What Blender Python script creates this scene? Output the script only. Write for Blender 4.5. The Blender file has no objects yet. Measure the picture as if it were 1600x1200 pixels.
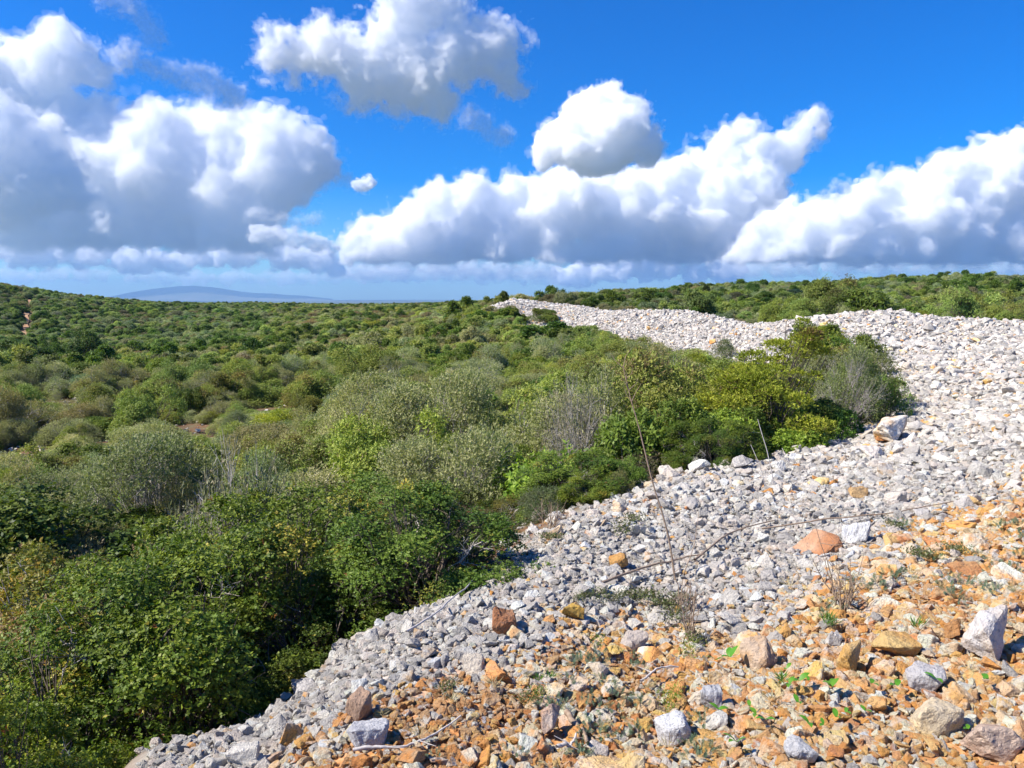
import bpy, bmesh, math, random
import numpy as np
from mathutils import Vector
R = math.radians
F = 1208.0
PITCH = R(6.4)
CP, SP = math.cos(PITCH), math.sin(PITCH)
SUN_AZ, SUN_EL = -101.0, 45.0          # degrees, azimuth from +Y towards +X

def ray(u, v):
    """direction of a photo pixel (1600x1200) scaled to y = 1"""
    X = (u - 800.0) / F; Y = -(v - 600.0) / F
    fy = CP + SP * Y; fz = CP * Y - SP
    return np.array([X / fy, 1.0, fz / fy])

# ---------------------------------------------------------------- noise
def lattice_noise(shape, cell, rng):
    """smooth value noise on a 3-D grid, -1..1"""
    n = [int(math.ceil(s / cell)) + 3 for s in shape]
    g = rng.uniform(-1, 1, n).astype(np.float32)
    for ax in range(3):
        t = np.arange(shape[ax], dtype=np.float32) / cell
        i = t.astype(int); f = t - i
        f = f * f * (3 - 2 * f)
        sh = [1, 1, 1]; sh[ax] = len(t)
        f = f.reshape(sh).astype(np.float32)
        g = np.take(g, i, ax) * (1 - f) + np.take(g, i + 1, ax) * f
    return g

def surface_nets(S):
    """S: field, inside < 0; returns verts in index units and quads"""
    nx, ny, nz = S.shape
    ins = S < 0
    cnt = np.zeros((nx-1, ny-1, nz-1), np.int8)
    for a in (0, 1):
        for b in (0, 1):
            for c in (0, 1):
                cnt += ins[a:nx-1+a, b:ny-1+b, c:nz-1+c]
    cell = (cnt > 0) & (cnt < 8)
    idx = -np.ones(cell.shape, np.int64)
    ijk = np.argwhere(cell)
    idx[cell] = np.arange(len(ijk))
    acc = np.zeros((len(ijk), 3)); num = np.zeros(len(ijk))
    i, j, k = ijk.T
    corners = [(a, b, c) for a in (0, 1) for b in (0, 1) for c in (0, 1)]
    for p in corners:
        for ax in range(3):
            if p[ax] == 0:
                q = list(p); q[ax] = 1
                s0 = S[i+p[0], j+p[1], k+p[2]]; s1 = S[i+q[0], j+q[1], k+q[2]]
                m = (s0 < 0) != (s1 < 0)
                t = np.where(m, s0 / np.where(m, s0 - s1, 1), 0)
                pt = np.tile(np.array(p, float), (len(ijk), 1)); pt[:, ax] += t
                acc[m] += pt[m]; num[m] += 1
    V = ijk + acc / num[:, None]
    Q = []
    for ax in range(3):
        o1, o2 = [a for a in range(3) if a != ax]
        sl0 = [slice(None)]*3; sl1 = [slice(None)]*3
        sl0[ax] = slice(0, -1); sl1[ax] = slice(1, None)
        A = ins[tuple(sl0)]; B = ins[tuple(sl1)]
        e = np.argwhere(A != B)
        ok = (e[:, o1] > 0) & (e[:, o2] > 0) & (e[:, o1] < S.shape[o1]-1) & (e[:, o2] < S.shape[o2]-1)
        e = e[ok]
        flip = A[tuple(e.T)]
        def at(d1, d2):
            f = e.copy(); f[:, o1] -= d1; f[:, o2] -= d2
            return idx[tuple(f.T)]
        q = np.stack([at(0, 0), at(1, 0), at(1, 1), at(0, 1)], 1)
        if ax == 1: flip = ~flip
        q[~flip] = q[~flip][:, ::-1]
        Q.append(q)
    return V, np.concatenate(Q)

def mesh_np(name, V, Fc, mat=None, smooth=False):
    me = bpy.data.meshes.new(name)
    V = np.asarray(V, np.float32); Fc = np.asarray(Fc, np.int32)
    me.vertices.add(len(V)); me.vertices.foreach_set('co', V.ravel())
    k = Fc.shape[1]
    me.loops.add(Fc.size); me.loops.foreach_set('vertex_index', Fc.ravel())
    me.polygons.add(len(Fc))
    me.polygons.foreach_set('loop_start', np.arange(0, Fc.size, k, dtype=np.int32))
    if smooth: me.polygons.foreach_set('use_smooth', np.ones(len(Fc), bool))
    me.update(calc_edges=True)
    if mat: me.materials.append(mat)
    return me

def volume_mat(name, density, aniso=0.0, col=(1, 1, 1)):
    m = bpy.data.materials.new(name); m.use_nodes = True
    nt = m.node_tree; nt.nodes.clear()
    out = nt.nodes.new('ShaderNodeOutputMaterial'); v = nt.nodes.new('ShaderNodeVolumePrincipled')
    v.inputs['Density'].default_value = density; v.inputs['Anisotropy'].default_value = aniso
    v.inputs['Color'].default_value = (*col, 1)
    nt.links.new(v.outputs['Volume'], out.inputs['Volume'])
    return m

def cloud(label, blobs, base_v, D, mfp_px=14, seed=0, res=150, rough=1.0, depth=1.0, group='cumulus clouds over the scrubland', grow=1.0, soft=1.0):
    rng = np.random.default_rng(seed)
    px = D / F
    sph = []
    for (u, v, r) in blobs:
        d = ray(u, v)
        c = d * D
        c[1] += rng.uniform(-.5, .5) * r * px * depth
        rr = r * px * grow
        sph.append((c, rr))
        for _ in range(9):
            n = rng.normal(size=3); n /= np.linalg.norm(n)
            if n[2] < -.3: n[2] *= -1
            r2 = rr * rng.uniform(.22, .55)
            c2 = c + n * (rr - r2 * rng.uniform(.1, .6))
            sph.append((c2, r2))
            for _ in range(3):
                m = rng.normal(size=3) + n; m /= np.linalg.norm(m)
                r3 = r2 * rng.uniform(.25, .5)
                sph.append((c2 + m * (r2 - r3 * .3), r3))
    C = np.array([s[0] for s in sph]); Rr = np.array([s[1] for s in sph])
    pad = 1.25 * np.median([b[2] for b in blobs]) * px
    lo = (C - Rr[:, None] * 1.3).min(0) - pad; hi = (C + Rr[:, None] * 1.3).max(0) + pad
    zb = ray(800, base_v)[2] * D
    lo[2] = max(lo[2], zb - 30 * px)
    vox = (hi - lo).max() / res
    n = np.ceil((hi - lo) / vox).astype(int) + 3
    n = np.minimum(n, 420)
    ax = [lo[a] + (np.arange(n[a]) - 1) * vox for a in range(3)]
    S = np.full(tuple(n), 1e9, np.float32)
    rm = np.median([b[2] for b in blobs]) * px * grow
    wc = max(4.0, rm * 1.1 / vox)
    WP = [lattice_noise(tuple(n), wc, rng) * rm * .45 * rough + lattice_noise(tuple(n), max(3, wc*.45), rng) * rm * .2 * rough for _ in range(3)]
    for c, r in sph:
        sl = []
        for a in range(3):
            i0 = max(0, int((c[a] - r*1.7 - rm*.7 - lo[a]) / vox)); i1 = min(n[a], int((c[a] + r*1.7 + rm*.7 - lo[a]) / vox) + 3)
            sl.append(slice(i0, max(i0, i1)))
        if any(s.start >= s.stop for s in sl): continue
        tl = tuple(sl)
        d = np.sqrt((ax[0][sl[0], None, None]-c[0]+WP[0][tl])**2 + (ax[1][None, sl[1], None]-c[1]+WP[1][tl])**2 + (ax[2][None, None, sl[2]]-c[2]+WP[2][tl])**2) - r
        S[tuple(sl)] = np.minimum(S[tuple(sl)], d)
    # flat, slightly ragged base
    zb_ = (zb - ax[2])[None, None, :] + lattice_noise((n[0], n[1], 1), 9, rng) * vox * 2.5
    S = np.maximum(S, zb_)
    amp = rm * .34 * rough
    cellv = max(4.0, rm * .8 / vox)
    a = amp
    while cellv >= 1.6:
        nz = lattice_noise(tuple(n), cellv, rng)
        S += (np.abs(nz) * 1.3 - .5) * a          # billowy
        cellv /= 2.05; a *= .68
    for a_ in range(3):
        s0 = [slice(None)]*3; s0[a_] = 0; S[tuple(s0)] = 1e3
        s0[a_] = -1; S[tuple(s0)] = 1e3
    def grow_mesh(T, name, dens):
        V, Q = surface_nets(T)
        V = np.stack([lo[a] + (V[:, a] - 1) * vox for a in range(3)], 1)
        return V, Q
    base = .72 / (mfp_px * px)
    wall = .26 * rm          # firm outer part round a looser heart
    V, Q = grow_mesh(np.maximum(S, -(S + wall)), 'cloud', 1)
    org = V.mean(0); org[2] = V[:, 2].min()
    me = mesh_np('cloud', V - org, Q, volume_mat('cloud_vapour', base, 0.0, (.993, .996, 1)))
    o = bpy.data.objects.new('cloud', me); bpy.context.scene.collection.objects.link(o)
    o.location = org
    o['label'] = label; o['category'] = 'cloud'; o['group'] = group
    # thin ragged outer vapour, then a denser heart
    w = soft * rm
    for nm, off, k, am in (('thin_vapour', -.17*w, .22, .36*w), ('torn_vapour', -.05*w, .7, .24*w), ('loose_heart', wall*.98, .16, .0)):
        T = S + off
        if am:
            c_ = max(3, rm * .4 / vox)
            T = T + lattice_noise(tuple(n), c_, rng) * am + lattice_noise(tuple(n), max(1.7, c_*.4), rng) * am * .6
            for a_ in range(3):
                s0 = [slice(None)]*3; s0[a_] = 0; T[tuple(s0)] = 1e3
                s0[a_] = -1; T[tuple(s0)] = 1e3
        if (T < 0).sum() < 30: continue
        V, Q = grow_mesh(T, nm, k)
        ch = bpy.data.objects.new(nm, mesh_np(nm, V - org, Q, volume_mat(nm, base * k, 0.0, (.993, .996, 1))))
        bpy.context.scene.collection.objects.link(ch); ch.parent = o
    return o

def build_sky():
    W = bpy.data.worlds.new('World'); bpy.context.scene.world = W; W.use_nodes = True
    nt = W.node_tree; bg = nt.nodes['Background']
    sky = nt.nodes.new('ShaderNodeTexSky'); sky.sky_type = 'NISHITA'; sky.sun_disc = False
    sky.sun_elevation = R(SUN_EL); sky.sun_rotation = R(SUN_AZ)
    sky.air_density = 1.0; sky.dust_density = 0.35; sky.ozone_density = 4.0; sky.altitude = 100
    hs = nt.nodes.new('ShaderNodeHueSaturation'); hs.inputs['Saturation'].default_value = 1.78
    nt.links.new(sky.outputs[0], hs.inputs['Color']); 
    tn = nt.nodes.new('ShaderNodeMix'); tn.data_type = 'RGBA'; tn.blend_type = 'MULTIPLY'; tn.inputs[0].default_value = 1
    tn.inputs[7].default_value = (.52, .83, 1.2, 1)
    nt.links.new(hs.outputs[0], tn.inputs[6]); nt.links.new(tn.outputs[2], bg.inputs[0])
    bg.inputs[1].default_value = 0.08
    L = bpy.data.lights.new('sun', 'SUN'); L.energy = 4.8; L.angle = R(.53); L.color = (1, .935, .83)
    o = bpy.data.objects.new('sun', L); bpy.context.scene.collection.objects.link(o)
    d = Vector((math.sin(R(SUN_AZ))*math.cos(R(SUN_EL)), math.cos(R(SUN_AZ))*math.cos(R(SUN_EL)), math.sin(R(SUN_EL))))
    o.rotation_euler = d.to_track_quat('Z', 'Y').to_euler(); o.location = (0, 0, 30)

def build_clouds():
    rng = np.random.default_rng(5)
    def row(u0, u1, v0, v1, n, r0, r1):
        return [(rng.uniform(u0, u1), rng.uniform(v0, v1), rng.uniform(r0, r1)) for _ in range(n)]
    def line(pts, r0, r1, n):
        """puffs strung along a picture polyline"""
        q = np.array(pts, float); k = np.linspace(0, 1, len(q)); t = (np.arange(n)+rng.uniform(.2, .8, n))/n
        return [(np.interp(a, k, q[:, 0]), np.interp(a, k, q[:, 1]) + rng.normal()*r0*.3, rng.uniform(r0, r1)) for a in t]
    cloud('large grey-white cumulus bank filling the sky above the low hill',
          [(60,120,46),(115,98,30),(95,70,22),(20,150,54),(-60,150,80),(145,105,16),(110,240,62),(60,330,70),(160,330,66)]
          + line([(90,185),(160,195),(230,205),(300,215),(370,230),(420,228),(465,235),(490,245)], 26, 38, 14) + line([(120,270),(250,270),(360,270),(430,262)], 44, 58, 8)
          + line([(20,345),(150,345),(280,340),(390,325)], 46, 60, 9) + line([(0,372),(400,372)], 20, 28, 12), 380, 16000, seed=1, res=260, mfp_px=17, soft=1.2)
    cloud('dark blue-grey shadowed cumulus in front of the large bank',
          [(-20,250,70),(40,270,55),(-80,290,90),(75,300,42),(0,320,50),(110,318,24),(20,215,40)], 345, 11000, seed=11, res=150, mfp_px=22, soft=1.3)
    cloud('ragged white cumulus with a torn lower edge at the top of the sky',
          [(432,95,17),(424,66,9),(475,85,26),(515,85,28),(545,70,22),(620,65,40),(640,25,36),(690,15,26),(575,120,36),(640,120,44),(715,95,34),(770,80,28),(800,62,14),(790,125,18),(685,160,22),(620,155,18),(740,60,20),(560,150,14)], 200, 4000, seed=2, res=200, mfp_px=16, rough=1.5, soft=2.0)
    cloud('tiny round white cloud puff alone in the open blue', [(570,291,10),(577,286,8),(560,290,6)], 303, 8000, seed=3, res=44, mfp_px=7, rough=1.2)
    cloud('compact white dome-shaped cumulus floating above the stone ridge',
          [(930,190,40),(880,222,32),(960,215,44),(925,235,42),(900,172,18),(950,152,18),(990,185,22),(850,245,18),(1005,235,24),(930,150,10),(970,165,12),(1015,215,14)], 274, 5600, seed=4, res=150, rough=.85, mfp_px=10)
    cloud('long grey-based cloud bank with two white horns pointing up',
          [(1130,260,32),(1180,250,28),(1140,218,14),(1158,208,12),(1230,235,24),(1258,208,15),(1284,196,10),(1275,185,7),(1100,262,26),(1180,295,36),(1120,310,44),(1080,240,10)]
          + line([(560,388),(610,372),(650,345),(720,325),(800,305),(900,298),(1000,290),(1080,280)], 20, 30, 20) + line([(580,400),(700,375),(820,345),(950,330),(1080,325),(1200,330)], 36, 48, 14)
          + line([(580,410),(760,402),(900,395),(1060,385),(1190,375)], 20, 28, 22), 403, 22000, seed=5, res=290, mfp_px=11, soft=1.3)
    cloud('broad bright cumulus bank rising behind the scrub-covered hill',
          line([(1200,385),(1260,362),(1320,345),(1365,312),(1420,300),(1480,275),(1550,262),(1620,240)], 16, 28, 16) + line([(1220,390),(1320,375),(1420,350),(1520,320),(1640,300)], 34, 48, 11)
          + line([(1180,395),(1300,392),(1450,385),(1660,375)], 26, 38, 20) + [(1590,232,7),(1600,245,12),(1680,330,70)], 405, 20000, seed=6, res=230, mfp_px=10, soft=1.2)
    cloud('low bright white cumulus just above the far stone crest',
          line([(868,438),(900,426),(940,412),(985,398),(1020,392),(1060,396),(1110,404),(1160,420)], 9, 15, 22) + line([(880,440),(960,430),(1050,422),(1150,430)], 12, 17, 14), 447, 42000, seed=7, res=170, rough=1.0, mfp_px=7)
    cloud('small dark cloud with a pale rim left of the long bank',
          line([(405,368),(450,372),(490,378),(528,390)], 8, 13, 12), 401, 13000, seed=8, res=90, mfp_px=13, soft=1.6, rough=1.2)
    cloud('low row of small hazy cumuli over the far blue hill', line([(-30,398),(60,392),(150,400),(250,404)], 10, 19, 24), 425, 36000, seed=9, res=180, mfp_px=12, soft=1.4)
    cloud('low row of small bright cumuli at the foot of the grey bank', line([(240,412),(330,402),(420,396),(480,402),(525,416)], 10, 18, 26), 431, 36000, seed=10, res=190, mfp_px=11, soft=1.3)
    cloud('faint flat cloud strip low over the end of the valley', line([(560,432),(700,430),(860,434)], 7, 11, 30), 445, 40000, seed=12, res=200, mfp_px=16, soft=1.6)
    cloud('long pale cloud strip lying along the skyline beside the far blue hill', line([(-60,434),(120,430),(330,436),(560,432)], 6, 11, 44), 448, 46000, seed=21, res=230, mfp_px=24, soft=1.8)
    cloud('pale cloud strip under the two-horned bank', line([(540,424),(700,418),(860,424)], 8, 13, 26), 436, 38000, seed=22, res=190, mfp_px=20, soft=1.6)
    cloud('pale cloud strip under the bright bank beyond the scrub hill', line([(1130,424),(1300,416),(1480,420),(1650,416)], 9, 14, 34), 440, 38000, seed=23, res=220, mfp_px=20, soft=1.6)
    cloud('thin torn cloud streak below the top of the sky', line([(180,82),(230,102),(280,120),(325,130),(352,148),(368,170)], 8, 17, 14), 195, 4200, seed=13, res=150, mfp_px=55, rough=1.9, soft=2.4)
    cloud('faint veil of cloud at the very top of the sky', line([(150,-5),(205,10),(232,35),(238,60)], 8, 16, 9), 90, 4000, seed=14, res=100, mfp_px=75, rough=1.9, soft=2.4)
    cloud('small faint cloud wisp under the torn white cumulus', line([(725,182),(755,200),(785,218)], 8, 14, 7), 235, 4300, seed=15, res=80, mfp_px=50, rough=1.7, soft=2.4)
    cloud('small bluish cloud scrap between the two big banks', line([(1288,318),(1305,300),(1325,300)], 7, 11, 6), 335, 9000, seed=16, res=60, mfp_px=45, rough=1.6, soft=2.4)
    cloud('broken cloud shreds hanging over the end of the grey bank', line([(395,330),(440,345),(470,352),(500,340)], 6, 11, 9), 366, 12000, seed=17, res=90, mfp_px=50, rough=1.8, soft=2.4)

def build_camera():
    c = bpy.data.cameras.new('camera'); c.sensor_width = 36; c.lens = 36 * F / 1600
    c.clip_start = .05; c.clip_end = 300000
    o = bpy.data.objects.new('camera', c); bpy.context.scene.collection.objects.link(o)
    o.rotation_euler = (R(90) - PITCH, 0, 0)
    bpy.context.scene.camera = o

def settings():
    s = bpy.context.scene
    s.view_settings.view_transform = 'Standard'; s.view_settings.look = 'None'; s.view_settings.gamma = 1; s.view_settings.exposure = 0.88
    c = s.cycles
    c.max_bounces = 48; c.diffuse_bounces = 3; c.glossy_bounces = 2; c.transmission_bounces = 4; c.volume_bounces = 48; c.transparent_max_bounces = 8
    c.use_denoising = True
    c.caustics_reflective = False; c.caustics_refractive = False

C = bpy.context.scene.collection
rnd = random.Random(7)
RNG = np.random.default_rng(7)

def project(p):
    """photo pixel of world points, for sizes and for wording the labels"""
    p = np.atleast_2d(np.asarray(p, float))
    f = p[:, 1] * CP - p[:, 2] * SP
    up = p[:, 1] * SP + p[:, 2] * CP
    f = np.where(f < .05, .05, f)
    return 800 + F * p[:, 0] / f, 600 - F * up / f, f

def P(u, v, y, dz=0.0):
    d = ray(u, v) * y; d[2] += dz
    return d

# ---------------------------------------------------------------- terrain
_ctrl = [
    # the stone tip (u, v, distance, drop below what is seen there)
    (1600,1200,2.4,0),(1200,1200,2.45,0),(800,1200,2.55,0),(400,1200,2.75,0),(200,1200,2.95,0),(560,1010,4.0,0),(760,890,5.3,0),(900,800,6.7,0),
    (1060,750,8.0,0),(1230,710,9.3,0),(1440,650,12,0),(1600,900,4.1,0),(1200,950,4.2,0),(1000,950,4.3,0),(1300,800,6.2,0),(1600,750,6.3,0),(1600,650,10,0),
    (1600,560,19,0),(1600,508,32,0),(1400,492,36,0),(1250,500,38,0),(1170,509,42,0),(1130,501,45,0),(1050,488,50,0),(1000,484,53,0),(950,480,56,0),(910,476,59,0),(870,473,62,0),(805,466,65,0),(765,484,64,0),
    (1290,560,22,0),(1450,600,15.5,0),(1130,562,30,0),(1020,537,40,0),(900,505,54,0),(820,500,60,0),(1450,530,27,0),
    # behind the crest and the hill beyond
    (1200,500,47,.9),(1400,495,44,1.0),(1580,505,41,.9),(1000,486,60,1.0),(870,478,74,1.0),(800,478,78,1.2),
    (1200,470,68,1.3),(1200,436,105,2.2),(1470,420,115,2.5),(1600,425,115,2.4),(1600,472,65,1.3),(1400,460,75,1.3),(905,458,82,1.2),(1100,441,105,2.0),(1000,452,95,1.2),
    # scrub: foot of the tip, bay, valley, left hill
    (700,600,20,1.1),(800,700,11.2,.95),(1000,600,15,1.0),(900,545,36,1.0),(1020,650,11.5,.8),(600,500,110,1.2),(500,471,380,2.9),(300,468,390,3.2),(700,470,330,2.6),
    (0,446,220,3.0),(100,453,230,3.0),(180,461,250,3.0),(250,467,320,3.2),(0,500,130,1.3),(0,580,45,1.0),(100,680,26,.1),(0,700,20,.7),(300,700,17,.9),
    (450,650,24,.9),(300,560,55,1.0),(100,625,34,.2),(280,660,29,.1),(500,560,45,1.0),(650,540,50,1.1),(760,510,80,1.2),
]
_pts = [P(u, v, y, -d) for u, v, y, d in _ctrl]
_pts += [np.array(q, float) for q in [
    (0,0,-1.62),(.6,.8,-1.58),(1.5,.5,-1.5),(-.9,.6,-1.75),(-1.6,2.6,-2.25),(-2.3,3.2,-2.75),(-2.0,4.4,-2.85),(-1.6,5.6,-2.9),(-3.5,5,-3.5),(-1.2,7.5,-3.0),(-4,9,-4.0),(-.2,9,-2.7),(1.2,10,-2.6),
    (-130,190,3.2),(-200,260,3.5),(-40,700,-22),(-400,650,-16),(300,600,-14),(60,180,-1.0),(120,190,-1.5),(0,480,-4.5),(-180,480,-4),(150,400,-7)]]
_pts = np.array(_pts)

def _feat(x, y):
    r = np.sqrt(x*x + y*y + .6)
    return np.stack([np.arctan2(x, y) * 2.4, np.log(r)], -1), r

def _phi(d2):
    return .5 * d2 * np.log(d2 + 1e-9)
_f, _ = _feat(_pts[:, 0], _pts[:, 1])
_n = len(_f)
_A = np.zeros((_n+3, _n+3))
_A[:_n, :_n] = _phi(((_f[:, None] - _f[None])**2).sum(-1)) + np.eye(_n) * .004
_A[:_n, _n] = 1; _A[:_n, _n+1:] = _f; _A[_n, :_n] = 1; _A[_n+1:, :_n] = _f.T
_w = np.linalg.solve(_A, np.concatenate([_pts[:, 2], np.zeros(3)]))

def _tps(a, r):
    f = np.stack([a * 2.4, np.log(r)], -1)
    out = np.empty(len(f))
    for i in range(0, len(f), 40000):
        g = f[i:i+40000]
        out[i:i+40000] = _phi(((g[:, None] - _f[None])**2).sum(-1)) @ _w[:_n] + _w[_n] + g @ _w[_n+1:]
    return out

_NB = np.random.default_rng(3).uniform(-1, 1, (6, 4))
def H(x, y):
    x = np.atleast_1d(np.asarray(x, float)); y = np.atleast_1d(np.asarray(y, float))
    r = np.sqrt(x*x + y*y + .6); a = np.arctan2(x, y)
    lim = R(42)
    rc = np.minimum(r, 620)
    z = _tps(np.clip(a, -lim, lim), rc)
    far = np.abs(a) > R(60)
    if far.any():
        zz = .5 * (_tps(np.full(far.sum(), -lim), rc[far]) + _tps(np.full(far.sum(), lim), rc[far]))
        t = np.clip((np.abs(a[far]) - R(60)) / R(120), 0, 1); t = t*t*(3-2*t)
        z[far] = z[far] * (1-t) + zz * t
    # far plain
    t = np.clip((r - 480) / 1600, 0, 1); t = t*t*(3-2*t)
    z = z * (1-t) - 62 * t
    # hummocks
    for k, (p, q, s, w) in enumerate(_NB):
        wl = [1.3, 2.1, 6, 9, 25, 40][k]; am = [.018, .03, .05, .06, .22, .3][k]
        z = z + am * np.clip(r / (wl*2.5), 0, 1) * np.sin((x*p + y*q) * 6.28/wl/np.hypot(p, q) + 9*s) * np.cos((x*q - y*p) * 6.28/wl/np.hypot(p, q) * .8 + 9*w)
    return z

def G(u, v):
    """where the sight line of a photo pixel meets the ground"""
    d = ray(u, v)
    ys = np.geomspace(1.2, 700, 900)
    z = H(d[0]*ys, ys)
    hit = np.nonzero(d[2]*ys < z)[0]
    y = ys[hit[0]] if len(hit) else 400.0
    if len(hit) and hit[0] > 0:
        a = ys[hit[0]-1]; b = y
        for _ in range(12):
            m = (a+b)/2
            if d[2]*m < H(d[0]*m, m)[0]: b = m
            else: a = m
        y = b
    return np.array([d[0]*y, y, float(H(d[0]*y, y)[0])])

TIP = [P(*q)[:2] for q in [(235,1200,2.95),(590,1020,4.0),(790,905,5.25),(925,822,6.5),(1080,765,7.8),(1240,718,9.2),(1310,690,10.6),(1400,655,12.3),(1400,610,15),(1330,580,20),
    (1250,570,24),(1130,563,30),(1060,556,34.5),(1000,546,38.5),(930,524,46.5),(860,518,52.5),(800,502,60),(765,494,63),(742,500,64),(765,480,67),(800,467,70),(870,473,67),(1050,488,54),
    (1170,508,45.5),(1250,500,42),(1400,492,40),(1480,495,38),(1600,508,36),(1800,520,32)]] + [np.array(q) for q in [(34,8),(20,-12),(-2,-12),(-1.5,0),(-1.45,1.5)]]
TIP = np.array(TIP)
def in_poly(x, y, poly=TIP):
    x = np.atleast_1d(x); y = np.atleast_1d(y)
    c = np.zeros(x.shape, bool); j = len(poly)-1
    for i in range(len(poly)):
        xi, yi = poly[i]; xj, yj = poly[j]
        cond = ((yi > y) != (yj > y)) & (x < (xj-xi)*(y-yi)/(yj-yi+1e-12)+xi)
        c ^= cond; j = i
    return c
def edge_dist(x, y, poly=TIP):
    x = np.atleast_1d(x); y = np.atleast_1d(y)
    best = np.full(x.shape, 1e9)
    for i in range(len(poly)):
        a = poly[i-1]; b = poly[i]; ab = b-a
        t = np.clip(((x-a[0])*ab[0] + (y-a[1])*ab[1]) / (ab@ab), 0, 1)
        best = np.minimum(best, np.hypot(x-a[0]-t*ab[0], y-a[1]-t*ab[1]))
    return best

_ou = np.array([300, 480, 700, 900, 1000, 1100, 1200, 1300, 1400, 1500, 1600, 1800]); _ov = np.array([1330, 1165, 1052, 985, 965, 1000, 985, 905, 850, 798, 740, 640])
def ochre(x, y, z):
    """0..1: how far the spoil here is the younger, iron-stained kind"""
    u, v, f = project(np.stack([x, y, z], 1))
    d = (v - np.interp(u, _ou, _ov)) / 70
    s = np.clip(d * .5 + .5, 0, 1); s = s*s*(3-2*s)
    s = np.where((np.abs(x) > 8) & (y < 2), 1, s)
    return np.where(y < 1.2, 1, s)

# ---------------------------------------------------------------- nodes
def mat(name):
    m = bpy.data.materials.new(name); m.use_nodes = True
    nt = m.node_tree
    return m, nt, nt.nodes['Principled BSDF'], nt.nodes['Material Output']
def N(nt, t, **kw):
    n = nt.nodes.new(t)
    for k, v in kw.items():
        if k.startswith('i_'): n.inputs[int(k[2:])].default_value = v
        else: setattr(n, k, v)
    return n
def mixc(nt, a, b, fac, mode='MIX'):
    m = N(nt, 'ShaderNodeMix', data_type='RGBA', blend_type=mode)
    for s, v in ((0, fac), (6, a), (7, b)):
        if isinstance(v, bpy.types.NodeSocket): nt.links.new(v, m.inputs[s])
        elif s == 0: m.inputs[0].default_value = v
        else: m.inputs[s].default_value = (*v, 1) if len(v) == 3 else v
    return m.outputs[2]
def ramp(nt, src, p0, p1, c0=(0,0,0,1), c1=(1,1,1,1)):
    r = N(nt, 'ShaderNodeValToRGB'); e = r.color_ramp.elements
    e[0].position = p0; e[1].position = p1; e[0].color = c0; e[1].color = c1
    nt.links.new(src, r.inputs[0]); return r.outputs[0]

def rock_mat():
    m, nt, b, out = mat('limestone')
    tint = N(nt, 'ShaderNodeAttribute', attribute_type='INSTANCER', attribute_name='tint')
    stain = N(nt, 'ShaderNodeAttribute', attribute_type='INSTANCER', attribute_name='stain')
    tc = N(nt, 'ShaderNodeTexCoord')
    off = N(nt, 'ShaderNodeVectorMath', operation='MULTIPLY_ADD')
    nt.links.new(tint.outputs['Vector'], off.inputs[0]); off.inputs[1].default_value = (37, 53, 71); nt.links.new(tc.outputs['Object'], off.inputs[2])
    def noise(sc, det, ro=.6):
        n = N(nt, 'ShaderNodeTexNoise'); n.inputs['Scale'].default_value = sc; n.inputs['Detail'].default_value = det; n.inputs['Roughness'].default_value = ro
        nt.links.new(off.outputs[0], n.inputs['Vector']); return n.outputs['Fac']
    n1 = noise(1.6, 3); n2 = noise(7, 5, .7); n3 = noise(19, 3)
    col = mixc(nt, tint.outputs['Color'], stain.outputs['Color'], ramp(nt, n1, .42, .62))
    col = mixc(nt, col, (.82, .82, .82), ramp(nt, n2, .36, .7, (1,1,1,1), (0,0,0,1)), 'MULTIPLY')
    pits = ramp(nt, n3, .33, .43, (1,1,1,1), (0,0,0,1))
    col = mixc(nt, col, (.16, .14, .13), N_mul(nt, pits, .55))
    nt.links.new(col, b.inputs['Base Color']); b.inputs['Roughness'].default_value = .88; b.inputs['Specular IOR Level'].default_value = .25
    bp = N(nt, 'ShaderNodeBump'); bp.inputs['Strength'].default_value = .8; bp.inputs['Distance'].default_value = .05
    nt.links.new(n2, bp.inputs['Height']); nt.links.new(bp.outputs[0], b.inputs['Normal'])
    return m
def N_mul(nt, s, k):
    n = N(nt, 'ShaderNodeMath', operation='MULTIPLY'); nt.links.new(s, n.inputs[0]); n.inputs[1].default_value = k; return n.outputs[0]

def leaf_mat(name, rough=.5, trans=.28, spec=.35):
    m, nt, b, out = mat(name)
    a = N(nt, 'ShaderNodeAttribute', attribute_type='GEOMETRY', attribute_name='leafcol')
    t = N(nt, 'ShaderNodeAttribute', attribute_type='INSTANCER', attribute_name='tint')
    col = mixc(nt, a.outputs['Color'], t.outputs['Color'], 1.0, 'MULTIPLY')
    nt.links.new(col, b.inputs['Base Color']); b.inputs['Roughness'].default_value = rough; b.inputs['Specular IOR Level'].default_value = spec
    tr = N(nt, 'ShaderNodeBsdfTranslucent')
    nt.links.new(mixc(nt, col, (1.1, 1.25, .5), 1.0, 'MULTIPLY'), tr.inputs['Color'])
    mx = N(nt, 'ShaderNodeMixShader'); mx.inputs[0].default_value = trans
    nt.links.new(b.outputs[0], mx.inputs[1]); nt.links.new(tr.outputs[0], mx.inputs[2]); nt.links.new(mx.outputs[0], out.inputs['Surface'])
    return m
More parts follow.
